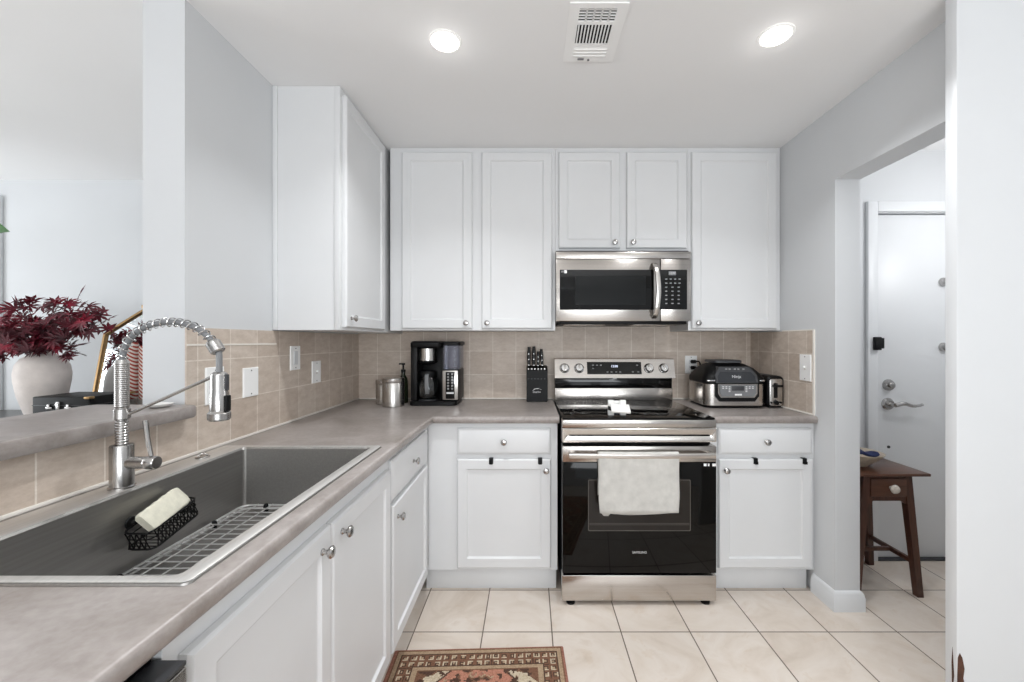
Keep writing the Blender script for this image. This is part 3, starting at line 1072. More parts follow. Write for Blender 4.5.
# dish towel over the oven handle
M['towel'] = plain('grey_white_terry', '#c6c4bf', 0.95, var=0.12, scale=24, bump=0.5, bscale=260)
b = BM()
tx0, tx1 = 0.325, 0.708
nx = 36
rows = []
yh = YD - 0.0625
top = 0.7685
prof = []
for i in range(7):
    prof.append((0.022 + 0.0, 0.560 + (0.762 - 0.560) * i / 6))     # back layer behind the handle
for i in range(1, 6):
    a = PI * i / 6
    prof.append((0.011 * (1 + math.cos(a)) - 0.006 * 0, 0.762 + 0.0075 * math.sin(a)))
for i in range(15):
    prof.append((-0.0015, 0.762 - (0.762 - 0.480) * i / 14))
vr = []
for k, (dy, z) in enumerate(prof):
    row = []
    for i in range(nx + 1):
        t = i / nx
        x = tx0 + (tx1 - tx0) * t
        bow = -0.012 * math.sin(PI * (x - RX0 - 0.03) / (RX1 - RX0 - 0.06)) + 0.012
        f = max(0.0, (0.762 - z) / 0.30)
        y = yh + bow + dy - 0.004 + (0.0045 * math.sin(t * 11 + z * 5) - 0.0035) * f * (1 if dy < 0.01 else 0.0)
        zz = z
        if k >= len(prof) - 1:
            zz = z + 0.004 * math.sin(t * 9 + 0.6) + (0.010 * max(0, t - 0.75) * 2) - (0.012 if 2 <= i <= 4 else 0)
        xx = x + 0.003 * math.sin(z * 30 + t * 3) * f + (0.004 * f if t < 0.02 else 0)
        row.append(b.verts.new((xx, y, zz)))
    vr.append(row)
for r0, r1 in zip(vr, vr[1:]):
    for i in range(nx):
        b.faces.new((r0[i], r0[i + 1], r1[i + 1], r1[i]))
tw = tag(obj('dish_towel', b, M['towel'], None, (RC, YD - 0.06, 0.47), angle=80), 'pale grey terry dish towel draped over the oven door handle', 'towel')
md = tw.modifiers.new('thick', 'SOLIDIFY'); md.thickness = 0.004; md.offset = 0

# ------------------------------------------------------------------ microwave
mx0, mx1 = 0.147, 0.911
YM = D - 0.415
mz0, mz1 = 1.412, 1.806
mw = thing('microwave', 'stainless over-the-range microwave under the short cabinet', 'microwave', (0.53, D - 0.2, mz0))
b = BM(); box(b, mx0 + 0.002, mx1 - 0.002, YM + 0.03, D - 0.010, mz0, mz1 + 0.012, 0.003); obj('body', b, M['darkgrey'], mw)
b = BM(); box(b, mx0, mx1, YM + 0.002, YM + 0.0295, 1.766, mz1, 0.003); obj('vent_strip', b, M['steel'], mw)
b = BM(); box(b, mx0, 0.735, YM, YM + 0.0295, mz0, 1.763, 0.003); md_ = obj('door', b, M['steel'], mw)
b = BM(); box(b, 0.739, mx1, YM, YM + 0.0295, mz0, 1.763, 0.003); mp = obj('control_panel', b, M['steel'], mw)
b = BM()
ring_skin(b, [[Vector((x, YM - n, z)) for x, z in rrect(0.168, 0.700, 1.476, 1.703, 0.004, 3)] for n in (0.0002, 0.0012)]); dg_ = obj('door_glass', b, M['glassblack'], md_)
M['mesh'] = plain('microwave_window_mesh', '#131414', 0.12, var=0.0, spec=0.2)
b = BM(); ring_skin(b, [[Vector((x, YM - 0.0015, z)) for x, z in rrect(0.255, 0.655, 1.505, 1.668, 0.006, 3)]], False, True); obj('window_mesh', b, M['mesh'], dg_, recalc=False)
b = BM(); ring_skin(b, [[Vector((x, YM - n, z)) for x, z in rrect(0.728, 0.888, 1.478, 1.703, 0.004, 3)] for n in (0.0002, 0.0012)]); kp = obj('key_panel', b, M['blackgloss'], mp)
b = BM(); ring_skin(b, [[Vector((x, YM - 0.0015, z)) for x, z in rrect(0.783, 0.825, 1.672, 1.694, 0.002, 2)]], False, True); obj('clock_window', b, M['greyplastic'], kp, recalc=False)
text('clock', '12:00', 0.016, (0.804, YM - 0.0018, 1.683), M['mark'], kp)
for r_ in range(7):
    for c_ in range(4 if r_ < 2 else 3):
        x = 0.770 + c_ * (0.025 if r_ < 2 else 0.035)
        z = 1.650 - r_ * 0.023
        b = BM(); ring_skin(b, [[Vector((x + u, YM - 0.0015, z + v)) for u, v in rrect(-0.006, 0.006, -0.003, 0.003, 0.001, 2)]], False, True)
        obj('key', b, M['markdim'], kp, recalc=False)
# small white badge in the corner of the glass
b = BM(); ring_skin(b, [[Vector((x, YM - 0.0015, z)) for x, z in rrect(0.194, 0.208, 1.683, 1.701, 0.001, 2)]], False, True); obj('badge', b, M['white'], dg_, recalc=False)
text('badge_text', 'LG', 0.013, (0.183, YM - 0.0016, 1.692), M['mark'], dg_)
b = BM()
hp = [(0.700, YM + 0.004, 1.742), (0.702, YM - 0.018, 1.728), (0.708, YM - 0.036, 1.690), (0.713, YM - 0.043, 1.62), (0.714, YM - 0.044, 1.585), (0.713, YM - 0.043, 1.55), (0.708, YM - 0.036, 1.48), (0.702, YM - 0.018, 1.440), (0.700, YM + 0.004, 1.426)]
hp = smooth_path(hp, 5)
rings = []
for p in hp:
    rings.append([Vector((p.x + u, p.y + v, p.z)) for u, v in rrect(-0.0135, 0.0135, -0.005, 0.005, 0.004, 3)])
ring_skin(b, rings)
obj('handle', b, M['steelz'], md_)
b = BM(); box(b, mx0 + 0.02, mx1 - 0.02, YM + 0.012, D - 0.03, mz0 - 0.016, mz0 - 0.0005, 0.003); uf = obj('underside', b, M['black'], mw)
for x0 in (0.20, 0.60):
    b = BM(); box(b, x0, x0 + 0.24, YM + 0.06, YM + 0.20, mz0 - 0.019, mz0 - 0.0165, 0.001); obj('grease_filter', b, M['steel'], uf)

# ------------------------------------------------------------------ coffee maker
kx0, kx1 = -0.720, -0.438
kf, kb_ = D - 0.300, D - 0.075
cm = thing('coffee_maker', 'black coffee maker with glass carafe and side water tank', 'coffee maker', (-0.555, 2.54, ZC))
b = BM(); ring_skin(b, [[Vector((x, y, z)) for x, y in rrect(kx0 + i, kx1 - i, kf + i, kb_ - i, 0.03, 5)] for i, z in ((0.003, 0.9145), (0, 0.917), (0, 0.936), (0.004, 0.940))]); obj('base', b, M['black'], cm)
b = BM()
box(b, kx0 + 0.006, kx0 + 0.046, kf + 0.014, kb_ - 0.008, 0.9402, 1.292, 0.008)
box(b, kx0 + 0.046, -0.538, kb_ - 0.080, kb_ - 0.008, 0.9402, 1.262, 0.004)
ring_skin(b, [[Vector((x, y, z)) for x, y in rrect(kx0 + 0.004 + i, -0.534 - i, kf + 0.006 + i, kb_ - 0.006 - i, 0.02, 4)] for i, z in ((0.002, 1.262), (0, 1.266), (0, 1.288), (0.008, 1.298), (0.02, 1.300))])
box(b, -0.538, -0.526, kf + 0.05, kb_ - 0.008, 0.9402, 1.262, 0.002)
obj('body', b, M['black'], cm)
bx = -0.626
b = BM(); lathe(b, [(0.052, 0), (0.056, 0.004), (0.056, 0.076), (0.052, 0.079)], (bx, kf + 0.078, 1.178), n=32); bk = obj('brew_basket', b, M['steelz'], cm)
b = BM(); lathe(b, [(0.030, 0), (0.058, 0.012), (0.060, 0.020)], (bx, kf + 0.078, 1.1565), n=32); obj('basket_collar', b, M['black'], bk)
b = BM(); lathe(b, [(0.058, 0), (0.058, 0.006)], (bx, kf + 0.085, 0.9405), n=28); obj('warming_plate', b, M['darkgrey'], cm)
b = BM()
lathe(b, [(0.050, 0), (0.067, 0.008), (0.074, 0.035), (0.075, 0.065), (0.068, 0.105), (0.054, 0.135), (0.0525, 0.135), (0.0665, 0.104), (0.0730, 0.065), (0.072, 0.036), (0.065, 0.010), (0.048, 0.003)], (bx, kf + 0.085, 0.948), n=36)
ca = obj('carafe', b, M['glass'], cm)
b = BM(); lathe(b, [(0.051, 0), (0.053, 0.004), (0.053, 0.030), (0.046, 0.040), (0.0, 0.042)], (bx, kf + 0.085, 1.076), n=32); obj('carafe_lid', b, M['black'], ca)
b = BM()
hp = smooth_path([(bx + 0.012, kf + 0.026, 1.102), (bx + 0.014, kf - 0.004, 1.098), (bx + 0.015, kf - 0.010, 1.06), (bx + 0.015, kf - 0.006, 1.01), (bx + 0.013, kf + 0.010, 0.985)], 6)
rings = [[Vector((p.x + u, p.y + v, p.z)) for u, v in rrect(-0.011, 0.011, -0.006, 0.006, 0.004, 3)] for p in hp]
ring_skin(b, rings)
obj('carafe_handle', b, M['greyplastic'], ca)
b = BM()
box(b, -0.525, kx1 + 0.010, kf + 0.020, kb_ - 0.012, 0.9402, 1.128, 0.006)
tw_ = obj('control_tower', b, M['black'], cm)
b = BM(); box(b, -0.522, kx1 + 0.008, kf + 0.012, kf + 0.0195, 0.948, 1.124, 0.003); pf = obj('control_face', b, M['steelz'], tw_)
b = BM(); box(b, -0.503, -0.450, kf + 0.0105, kf + 0.0117, 0.955, 1.116, 0.001); kpd = obj('key_panel', b, M['blackgloss'], pf)
for r_ in range(6):
    for c_ in range(2):
        b = BM(); cyl(b, (-0.488 + c_ * 0.024, kf + 0.0104, 1.103 - r_ * 0.0175), (-0.488 + c_ * 0.024, kf + 0.0094, 1.103 - r_ * 0.0175), 0.0058, n=14); obj('button', b, M['markdim'], kpd)
b = BM(); box(b, -0.498, -0.455, kf + 0.0094, kf + 0.0104, 0.985, 0.995); obj('clock_window', b, M['mark'], kpd)
M['tank'] = glassy('smoky_tank', '#b9bccb', 0.05, 0.85, 1.2)
b = BM()
ring_skin(b, [[Vector((x, y, z)) for x, y in rrect(-0.524 + i, kx1 + 0.014 - i, kf + 0.016 + i, kb_ - 0.014 - i, 0.03, 5)] for i, z in ((0.004, 1.1285), (0, 1.134), (0, 1.270), (0.004, 1.2735))])
wt = obj('water_tank', b, M['tank'], cm)
b = BM()
ring_skin(b, [[Vector((x, y, z)) for x, y in rrect(-0.530 + i, kx1 + 0.020 - i, kf + 0.008 + i, kb_ - 0.006 - i, 0.03, 5)] for i, z in ((0.004, 1.274), (0, 1.277), (0, 1.291), (0.008, 1.297))])
obj('tank_lid', b, M['black'], wt)
b = BM(); tube(b, smooth_path([(kx0 + 0.01, kb_ + 0.001, 0.96), (kx0 - 0.015, kb_ + 0.01, 0.935), (kx0 - 0.03, kb_ - 0.03, 0.919), (kx0 - 0.01, kb_ - 0.01, 0.919)], 6), 0.004, 8); obj('power_cord', b, M['black'], cm)

# canisters and soap bottle
def canister(x, y, r, h, label):
    t = thing('canister', label, 'canister', (x, y, ZC), 'stainless canisters on the corner counter')
    b = BM(); lathe(b, [(r - 0.003, 0.0006), (r, 0.003), (r, h - 0.028), (r - 0.001, h - 0.026)], (x, y, ZC), n=40); obj('can', b, M['steelz'], t)
    b = BM(); lathe(b, [(r + 0.0005, h - 0.0255), (r + 0.0015, h - 0.023), (r + 0.0015, h - 0.004), (r - 0.002, h), (r * 0.4, h + 0.001), (0, h + 0.001)], (x, y, ZC), n=40); obj('lid', b, M['steelz'], t)


canister(-0.810, 2.430, 0.0635, 0.168, 'larger stainless steel canister, front one of two beside the coffee maker')
canister(-0.893, 2.515, 0.050, 0.148, 'smaller stainless steel canister, tucked behind the larger one in the corner')
so = thing('pump_bottle', 'dark bottle with black pump top standing behind the steel canisters', 'bottle', (-0.791, 2.560, ZC))
M['greenglass'] = plain('dark_green_bottle', '#20261a', 0.12, var=0.1)
b = BM(); lathe(b, [(0.026, 0.0006), (0.029, 0.004), (0.029, 0.13), (0.024, 0.155), (0.012, 0.175), (0.012, 0.19)], (-0.791, 2.560, ZC), n=28); obj('bottle', b, M['greenglass'], so)
b = BM(); lathe(b, [(0.014, 0.1905), (0.014, 0.208), (0.006, 0.210), (0.006, 0.235), (0.011, 0.237), (0.011, 0.248), (0, 0.249)], (-0.791, 2.560, ZC), n=20); box(b, -0.817, -0.791, 2.554, 2.566, ZC + 0.238, ZC + 0.248, 0.002)
obj('pump', b, M['black'], so)

# ------------------------------------------------------------------ knife block
kn = thing('knife_block', 'black knife block of dark handled knives left of the range', 'knife block', (0.043, 2.65, ZC))
b = BM()
prism(b, [(2.590, ZC + 0.0006), (2.590, 1.115), (2.640, 1.140), (2.705, 1.140), (2.705, ZC + 0.0006)], lambda u, v, w: (w, u, v), -0.022, 0.112)
bmesh.ops.bevel(b, geom=list(b.edges), offset=0.004, segments=2, affect='EDGES')
kb2 = obj('block', b, M['black'], kn)
b = BM()
prism(b, [(-0.032, 0), (-0.010, 0.012), (0.014, 0.013), (0.028, 0.006), (0.024, 0.010), (0.006, 0.017), (-0.016, 0.014)], lambda u, v, w: (0.045 + u, w, 0.985 + v), 2.5896, 2.5888)
obj('logo_swoosh', b, M['mark'], kb2)
text('logo', 'imarku', 0.018, (0.043, 2.5894, 0.978), M['mark'], kb2)
M['handleblk'] = plain('knife_handle_black', '#0e0d0d', 0.4, var=0.1, spec=0.25)


def knife(x, z0, z1, w, y, lean):
    b = BM()
    n = 8
    rings = []
    for i in range(n + 1):
        t = i / n
        ww = w * (0.85 + 0.25 * math.sin(PI * t) if t < 0.9 else 0.9)
        rings.append([Vector((x + lean * t + u, y + 0.012 * t + v, z0 + (z1 - z0) * t)) for u, v in rrect(-ww, ww, -0.010, 0.010, 0.005, 3)])
    ring_skin(b, rings)
    h = obj('knife_handle', b, M['handleblk'], kn)
    b = BM()
    box(b, x - 0.004, x + 0.004, y - 0.008, y + 0.008, z0 - 0.010, z0 + 0.004, 0.001)
    obj('bolster', b, M['nickel'], h)
    b = BM()
    for t in (0.3, 0.6):
        cyl(b, (x + lean * t, y + 0.012 * t - 0.0112, z0 + (z1 - z0) * t), (x + lean * t, y + 0.012 * t - 0.0095, z0 + (z1 - z0) * t), 0.0025, n=10)
    obj('rivet', b, M['nickel'], h)


knife(-0.008, 1.146, 1.262, 0.011, 2.66, 0.002)
knife(0.024, 1.146, 1.265, 0.011, 2.66, 0.002)
knife(0.052, 1.144, 1.232, 0.0085, 2.655, 0.002)
knife(0.079, 1.146, 1.248, 0.0095, 2.66, -0.006)
for i in range(6):
    x = -0.010 + i * 0.0205
    b = BM(); box(b, x - 0.005, x + 0.005, 2.592, 2.604, 1.116, 1.1285, 0.002)
    obj('steak_knife_end', b, M['nickel'], kn)
    b = BM(); box(b, x - 0.004, x + 0.004, 2.5885, 2.5905, 1.058, 1.064, 0.001)
    obj('slot', b, M['darkgrey'], kn)

# ------------------------------------------------------------------ indoor grill
gx0, gx1 = 1.004, 1.358
gf, gb = 2.345, 2.625
gr = thing('indoor_grill', 'black and steel countertop indoor grill right of the range', 'grill', ((gx0 + gx1) / 2, 2.50, ZC))


def rr3(i, z, r=0.05, dy=0.0, sx=0.0):
    return [Vector((x, y, z)) for x, y in rrect(gx0 + i + sx, gx1 - i - sx, gf + i + dy, gb - i, r, 6)]


b = BM(); ring_skin(b, [rr3(0.012, 0.9150), rr3(0.008, 0.919), rr3(0.006, 0.928)]); obj('foot_ring', b, M['black'], gr)
b = BM(); ring_skin(b, [rr3(0.003, 0.9285), rr3(0.0, 0.932), rr3(0.0, 1.052), rr3(0.003, 1.056)]); gb_ = obj('base', b, M['steel'], gr)
b = BM(); ring_skin(b, [rr3(0.001, 1.0565), rr3(-0.002, 1.060), rr3(0.0, 1.085), rr3(0.014, 1.110, 0.05), rr3(0.034, 1.140, 0.05, 0.014), rr3(0.060, 1.160, 0.05, 0.032), rr3(0.09, 1.170, 0.04, 0.036), rr3(0.11, 1.172, 0.02, 0.03)]); lid = obj('lid', b, M['black'], gr)
# top vent plate and handle recess
cxg = (gx0 + gx1) / 2
b = BM(); ring_skin(b, [[Vector((x, y, z)) for x, y in rrect(cxg - 0.085 + i, cxg + 0.085 - i, 2.43 + i, 2.60 - i, 0.03, 4)] for i, z in ((0.0, 1.170), (0.0, 1.182), (0.006, 1.186))]); obj('top_vent', b, M['darkgrey'], lid)
# sloped handle-front on the lid: grey bezel with gloss face
yl = lambda z: gf - 0.004 + max(0.0, (z - 1.06)) * 0.38
b = BM()
q = [(cxg - 0.120, 1.060), (cxg + 0.120, 1.060), (cxg + 0.120, 1.105), (cxg + 0.088, 1.150), (cxg - 0.088, 1.150), (cxg - 0.120, 1.105)]
prism(b, q, lambda u, v, w: (u, yl(v) + w, v), -0.006, 0.04); lf = obj('lid_face', b, M['darkgrey'], lid)
b = BM()
q = [(cxg - 0.108, 1.066), (cxg + 0.108, 1.066), (cxg + 0.106, 1.098), (cxg + 0.088, 1.122), (cxg - 0.088, 1.122), (cxg - 0.106, 1.098)]
prism(b, q, lambda u, v, w: (u, yl(v) + w, v), -0.0085, -0.0062); obj('lid_panel', b, plain('grill_face_gloss', '#303236', 0.18, var=0.03), lf)
text('logo', 'Ninja', 0.024, (cxg, yl(1.096) - 0.0095, 1.096), M['mark'], lf, (R(90) - math.atan(0.38), 0, 0))
b = BM()
for x in (-0.05, -0.03, 0.0, 0.02, 0.05):
    box(b, cxg + x - 0.006, cxg + x + 0.006, yl(1.137) - 0.0072, yl(1.137) - 0.0058, 1.133, 1.142)
obj('lid_markings', b, M['markdim'], lf)
# control bezel on the base: black surround, steel rim, grey key panel
b = BM()
q = [(cxg - 0.124, 1.0563), (cxg + 0.124, 1.0563), (cxg + 0.124, 0.985), (cxg + 0.100, 0.955), (cxg - 0.100, 0.955), (cxg - 0.124, 0.985)]
prism(b, q, lambda u, v, w: (u, gf + w, v), -0.010, 0.004); sb = obj('control_surround', b, M['black'], gb_)
b = BM()
q = [(cxg - 0.112, 1.0545), (cxg + 0.112, 1.0545), (cxg + 0.112, 1.000), (cxg + 0.096, 0.978), (cxg - 0.096, 0.978), (cxg - 0.112, 1.000)]
prism(b, q, lambda u, v, w: (u, gf + w, v), -0.0145, -0.0102); rim = obj('control_rim', b, M['steel'], sb)
b = BM()
q = [(cxg - 0.103, 1.050), (cxg + 0.103, 1.050), (cxg + 0.103, 1.004), (cxg + 0.090, 0.985), (cxg - 0.090, 0.985), (cxg - 0.103, 1.004)]
prism(b, q, lambda u, v, w: (u, gf + w, v), -0.0165, -0.0147); kpn = obj('key_panel', b, M['greyplastic'], rim)
b = BM(); box(b, cxg - 0.035, cxg + 0.035, gf - 0.018, gf - 0.0167, 1.018, 1.044, 0.0005); obj('display', b, M['darkgrey'], kpn)
b = BM(); box(b, cxg - 0.018, cxg + 0.022, gf - 0.018, gf - 0.0167, 0.990, 1.000, 0.0005); obj('power_button', b, M['white'], kpn)
for i in range(5):
    for s in (-1, 1):
        for k in range(2):
            x = cxg + s * (0.048 + 0.018 * (i % 3)); z = 1.040 - 0.018 * (i // 3) - 0.009 * k
            if i < 4:
                b = BM(); box(b, x - 0.005, x + 0.005, gf - 0.0178, gf - 0.0167, z - 0.0025, z + 0.0025); obj('key', b, M['mark'], kpn)
# bright hinge tabs at the lid line
for x0, x1, y0, y1 in ((gx0 + 0.010, gx0 + 0.055, gf - 0.004, gf + 0.02), (gx1 - 0.045, gx1 - 0.015, gf - 0.004, gf + 0.02)):
    b = BM(); box(b, x0, x1, y0, y1, 1.068, 1.078, 0.003); obj('lid_tab', b, M['chrome'], lid)

# outlet behind the grill, plug and cord
def wall_plate(fm, u, v, label, kind, group, w=0.040, h=0.060, name='wall_plate'):
    c = fm(u, v, 0)
    t = thing(name, label, 'wall plate', c, group)
    b = BM(); slab_rings(b, fm, u - w, u + w, v - h, v + h, [(0, 0.0003), (0, 0.003), (0.0025, 0.0055)]); obj('plate', b, M['white'], t)
    if kind == 'toggle':
        b = BM(); slab_rings(b, fm, u - 0.005, u + 0.005, v - 0.011, v + 0.011, [(0, 0.0056), (0, 0.0062)]); s_ = obj('switch_slot', b, M['cabin'], t)
        b = BM(); slab_rings(b, fm, u - 0.0035, u + 0.0035, v - 0.001, v + 0.010, [(0, 0.0063), (0.0005, 0.0150)]); obj('toggle', b, M['white'], t)
    elif kind == 'rocker':
        b = BM(); slab_rings(b, fm, u - 0.016, u + 0.016, v - 0.033, v + 0.033, [(0, 0.0056), (0.001, 0.0075)]); obj('rocker', b, M['trim'], t)
    elif kind == 'outlet':
        for dv in (0.0195, -0.0195):
            b = BM(); slab_rings(b, fm, u - 0.016, u + 0.016, v + dv - 0.014, v + dv + 0.014, [(0, 0.0056), (0.001, 0.0072)]); s_ = obj('socket', b, M['trim'], t)
            for du in (-0.006, 0.006):
                b = BM(); slab_rings(b, fm, u + du - 0.001, u + du + 0.001, v + dv - 0.004, v + dv + 0.005, [(0, 0.0073), (0, 0.0076)]); obj('socket_slot', b, M['darkgrey'], s_)
    for dv in (h - 0.012, -h + 0.012):
        b = BM(); cc = fm(u, v + dv, 0.0056); cyl(b, cc, fm(u, v + dv, 0.0066), 0.003, n=10); obj('screw', b, M['greyplastic'], t)
    return t


fb = front_map(D - 0.0062)
frw = lambda u, v, n: Vector((XR - 0.0062 - n, u, v))
flw = right_map(XL + 0.0062)
wall_plate(fb, 1.070, 1.143, 'white outlet plate on the back wall with black plug, left of the grill', 'outlet', 'white wall plates', name='outlet_plate')
wall_plate(frw, 2.180, 1.158, 'white switch plate on the right tile wall above the toaster', 'toggle', 'white wall plates', 0.045, 0.070)
wall_plate(flw, 1.478, 1.140, 'white wall plate partly hidden behind the faucet spray head', 'blank', 'white wall plates', 0.043, 0.066)
wall_plate(flw, 1.668, 1.133, 'blank white wall plate on left tiles just right of the faucet', 'blank', 'white wall plates', 0.045, 0.059)
wall_plate(flw, 1.984, 1.218, 'higher white rocker switch plate under the left upper cabinet', 'rocker', 'white wall plates', 0.041, 0.058)
wall_plate(flw, 2.180, 1.136, 'small white switch plate on left tiles nearest the corner canisters', 'toggle', 'white wall plates', 0.043, 0.058)
pl = thing('power_plug', 'black plug and cord in the outlet left of the grill', 'plug', (1.078, D - 0.02, 1.16))
for z in (1.164, 1.124):
    b = BM(); ring_skin(b, [[Vector((1.082 + u, D - 0.0145 - n, z + v)) for u, v in rrect(-0.017 + i, 0.017 - i, -0.012 + i, 0.012 - i, 0.006, 3)] for i, n in ((0, 0), (0.001, 0.016), (0.006, 0.026))]); obj('plug_body', b, M['black'], pl)
b = BM(); tube(b, smooth_path([(1.086, D - 0.040, 1.164), (1.105, D - 0.055, 1.165), (1.113, D - 0.052, 1.135), (1.11, D - 0.045, 1.09), (1.112, D - 0.048, 1.00), (1.11, D - 0.045, 0.93), (1.15, D - 0.042, 0.92)], 6), 0.0045, 8); obj('cord', b, M['black'], pl)

# ------------------------------------------------------------------ toaster
tx0, tx1, tf, tb = 1.3715, 1.4635, 2.360, 2.600
to = thing('toaster', 'narrow black toaster with steel end panel beside the grill', 'toaster', (1.413, 2.48, ZC))
b = BM(); ring_skin(b, [[Vector((x, y, z)) for x, z in rrect(tx0 - 0.002 + i, tx1 + 0.002 - i, 0.920 + i, 1.098 - i, 0.028, 6)] for i, y in ((0.006, tf + 0.004), (0, tf + 0.010), (0, tb - 0.010), (0.006, tb))]); tbo = obj('body', b, M['black'], to)
b = BM(); ring_skin(b, [[Vector((x, y, z)) for x, z in rrect(tx0 + 0.007 + i, tx1 - 0.012 - i, 0.926 + i, 1.082 - i, 0.012, 4)] for i, y in ((0, tf + 0.004), (0, tf - 0.003), (0.003, tf - 0.005))]); tfa = obj('end_panel', b, M['steelz'], to)
b = BM(); ring_skin(b, [[Vector((x, y, z)) for x, z in rrect(1.400, 1.422, 0.973, 1.058, 0.004, 3)] for y in (tf - 0.0052, tf - 0.0062)]); obj('lever_slot', b, M['black'], tfa)
b = BM(); box(b, 1.392, 1.440, tf - 0.030, tf - 0.0064, 1.036, 1.050, 0.004); obj('lever', b, M['black'], tfa)
b = BM(); lathe(b, [(0.0135, 0), (0.0125, 0.012), (0.0, 0.0125)], (1.412, tf - 0.0052, 0.946), (0, -1, 0), 20); obj('browning_dial', b, M['black'], tfa)
for x in (1.385, 1.440):
    b = BM(); lathe(b, [(0.006, 0), (0.006, 0.004), (0, 0.0045)], (x, tf - 0.0052, 0.946), (0, -1, 0), 14); obj('button', b, M['black'], tfa)
b = BM()
for x in (1.385, 1.425):
    box(b, x, x + 0.022, tf + 0.04, tb - 0.03, 1.0975, 1.0985)
obj('bread_slot', b, M['darkgrey'], tbo)
for x in (tx0 + 0.015, tx1 - 0.015):
    for y in (tf + 0.03, tb - 0.03):
        b = BM(); cyl(b, (x, y, 0.9146), (x, y, 0.922), 0.008, n=12); obj('foot', b, M['black'], to)
b = BM(); tube(b, smooth_path([(tx1 - 0.006, tb - 0.02, 0.95), (tx1 + 0.0005, tb - 0.08, 1.03), (tx1 + 0.0012, tf + 0.07, 0.99), (tx1 + 0.0012, tf + 0.04, 0.935), (tx1 - 0.012, tf + 0.015, 0.9195)], 6), 0.003, 8); obj('power_cord', b, M['black'], to)

# ------------------------------------------------------------------ ceiling
def recessed(x, y, label):
    t = thing('recessed_light', label, 'ceiling light', (x, y, CEIL), 'recessed ceiling lights')
    b = BM(); lathe(b, [(0.062, -0.0005), (0.061, -0.004), (0.053, -0.005), (0.052, -0.003)], (x, y, CEIL), n=40, cap0=False, cap1=False); obj('trim_ring', b, M['white'], t)
    b = BM(); lathe(b, [(0.052, -0.0035), (0.0, -0.0036)], (x, y, CEIL), n=40, cap0=False); obj('diffuser', b, M['lamp'], t)
    d = bpy.data.lights.new('recessed_lamp', 'POINT'); d.shadow_soft_size = 0.04; d.energy = 0.13; d.color = (1.0, 0.98, 0.95)
    o = bpy.data.objects.new('recessed_lamp', d); C.objects.link(o); o.location = (x, y, CEIL - 0.055)
    d = bpy.data.lights.new('recessed_downlight', 'AREA'); d.shape = 'DISK'; d.size = 0.10; d.energy = 5.5; d.spread = R(125); d.color = (0.965, 0.985, 1.0)
    o = bpy.data.objects.new('recessed_downlight', d); C.objects.link(o); o.location = (x, y, CEIL - 0.012)


recessed(-0.322, 1.553, 'left round recessed ceiling light, left of the air vent')
recessed(0.914, 1.524, 'right round recessed ceiling light, right of the air vent')

ve = thing('air_vent', 'white rectangular air vent register in the ceiling between the lights', 'vent', (0.234, 1.517, CEIL))
vx0, vx1, vy0, vy1 = 0.134, 0.334, 1.372, 1.660
b = BM()
for x0, x1, y0, y1 in ((vx0, vx0 + 0.036, vy0, vy1), (vx1 - 0.036, vx1, vy0, vy1), (vx0 + 0.036, vx1 - 0.036, vy0, vy0 + 0.022), (vx0 + 0.036, vx1 - 0.036, vy1 - 0.030, vy1), (vx0 + 0.036, vx1 - 0.036, 1.453, 1.466), (vx0 + 0.036, vx1 - 0.036, 1.562, 1.580)):
    box(b, x0, x1, y0, y1, CEIL - 0.0055, CEIL - 0.0003)
fr_ = obj('frame', b, M['white'], ve)
b = BM(); box(b, vx0 + 0.03, vx1 - 0.03, vy0 + 0.01, vy1 - 0.02, CEIL - 0.0012, CEIL - 0.0003); obj('duct', b, M['black'], ve)
for i in range(6):
    y = 1.389 + i * 0.0125
    b = BM(); box(b, vx0 + 0.036, vx1 - 0.036, y - 0.0020, y + 0.0020, CEIL - 0.0042, CEIL - 0.0015); obj('louver', b, M['white'], ve)
for i in range(4):
    x = vx0 + 0.036 + 0.132 * (i + 1) / 5
    b = BM(); box(b, x - 0.003, x + 0.003, 1.387, 1.453, CEIL - 0.0042, CEIL - 0.0015); obj('cross_louver', b, M['white'], ve)
for i in range(11):
    x = vx0 + 0.042 + i * 0.012
    b = BM(); box(b, x - 0.0024, x + 0.0024, 1.466, 1.562, CEIL - 0.006, CEIL - 0.0015); obj('louver', b, M['white'], ve)
b = BM(); box(b, vx0 + 0.036, vx1 - 0.036, 1.580, 1.640, CEIL - 0.006, CEIL - 0.0015)
for i in range(3):
    box(b, vx0 + 0.036, vx1 - 0.036, 1.586 + i * 0.018, 1.590 + i * 0.018, CEIL - 0.009, CEIL - 0.006)
obj('closed_louvers', b, M['white'], ve)
b = BM(); cyl(b, (0.234, vy1 - 0.012, CEIL - 0.008), (0.234, vy1 - 0.012, CEIL - 0.0055), 0.005, n=12); obj('screw', b, M['greyplastic'], ve)
b = BM(); box(b, 0.19, 0.215, vy1 - 0.022, vy1 - 0.016, CEIL - 0.011, CEIL - 0.0055, 0.001); obj('damper_lever', b, M['greyplastic'], ve)

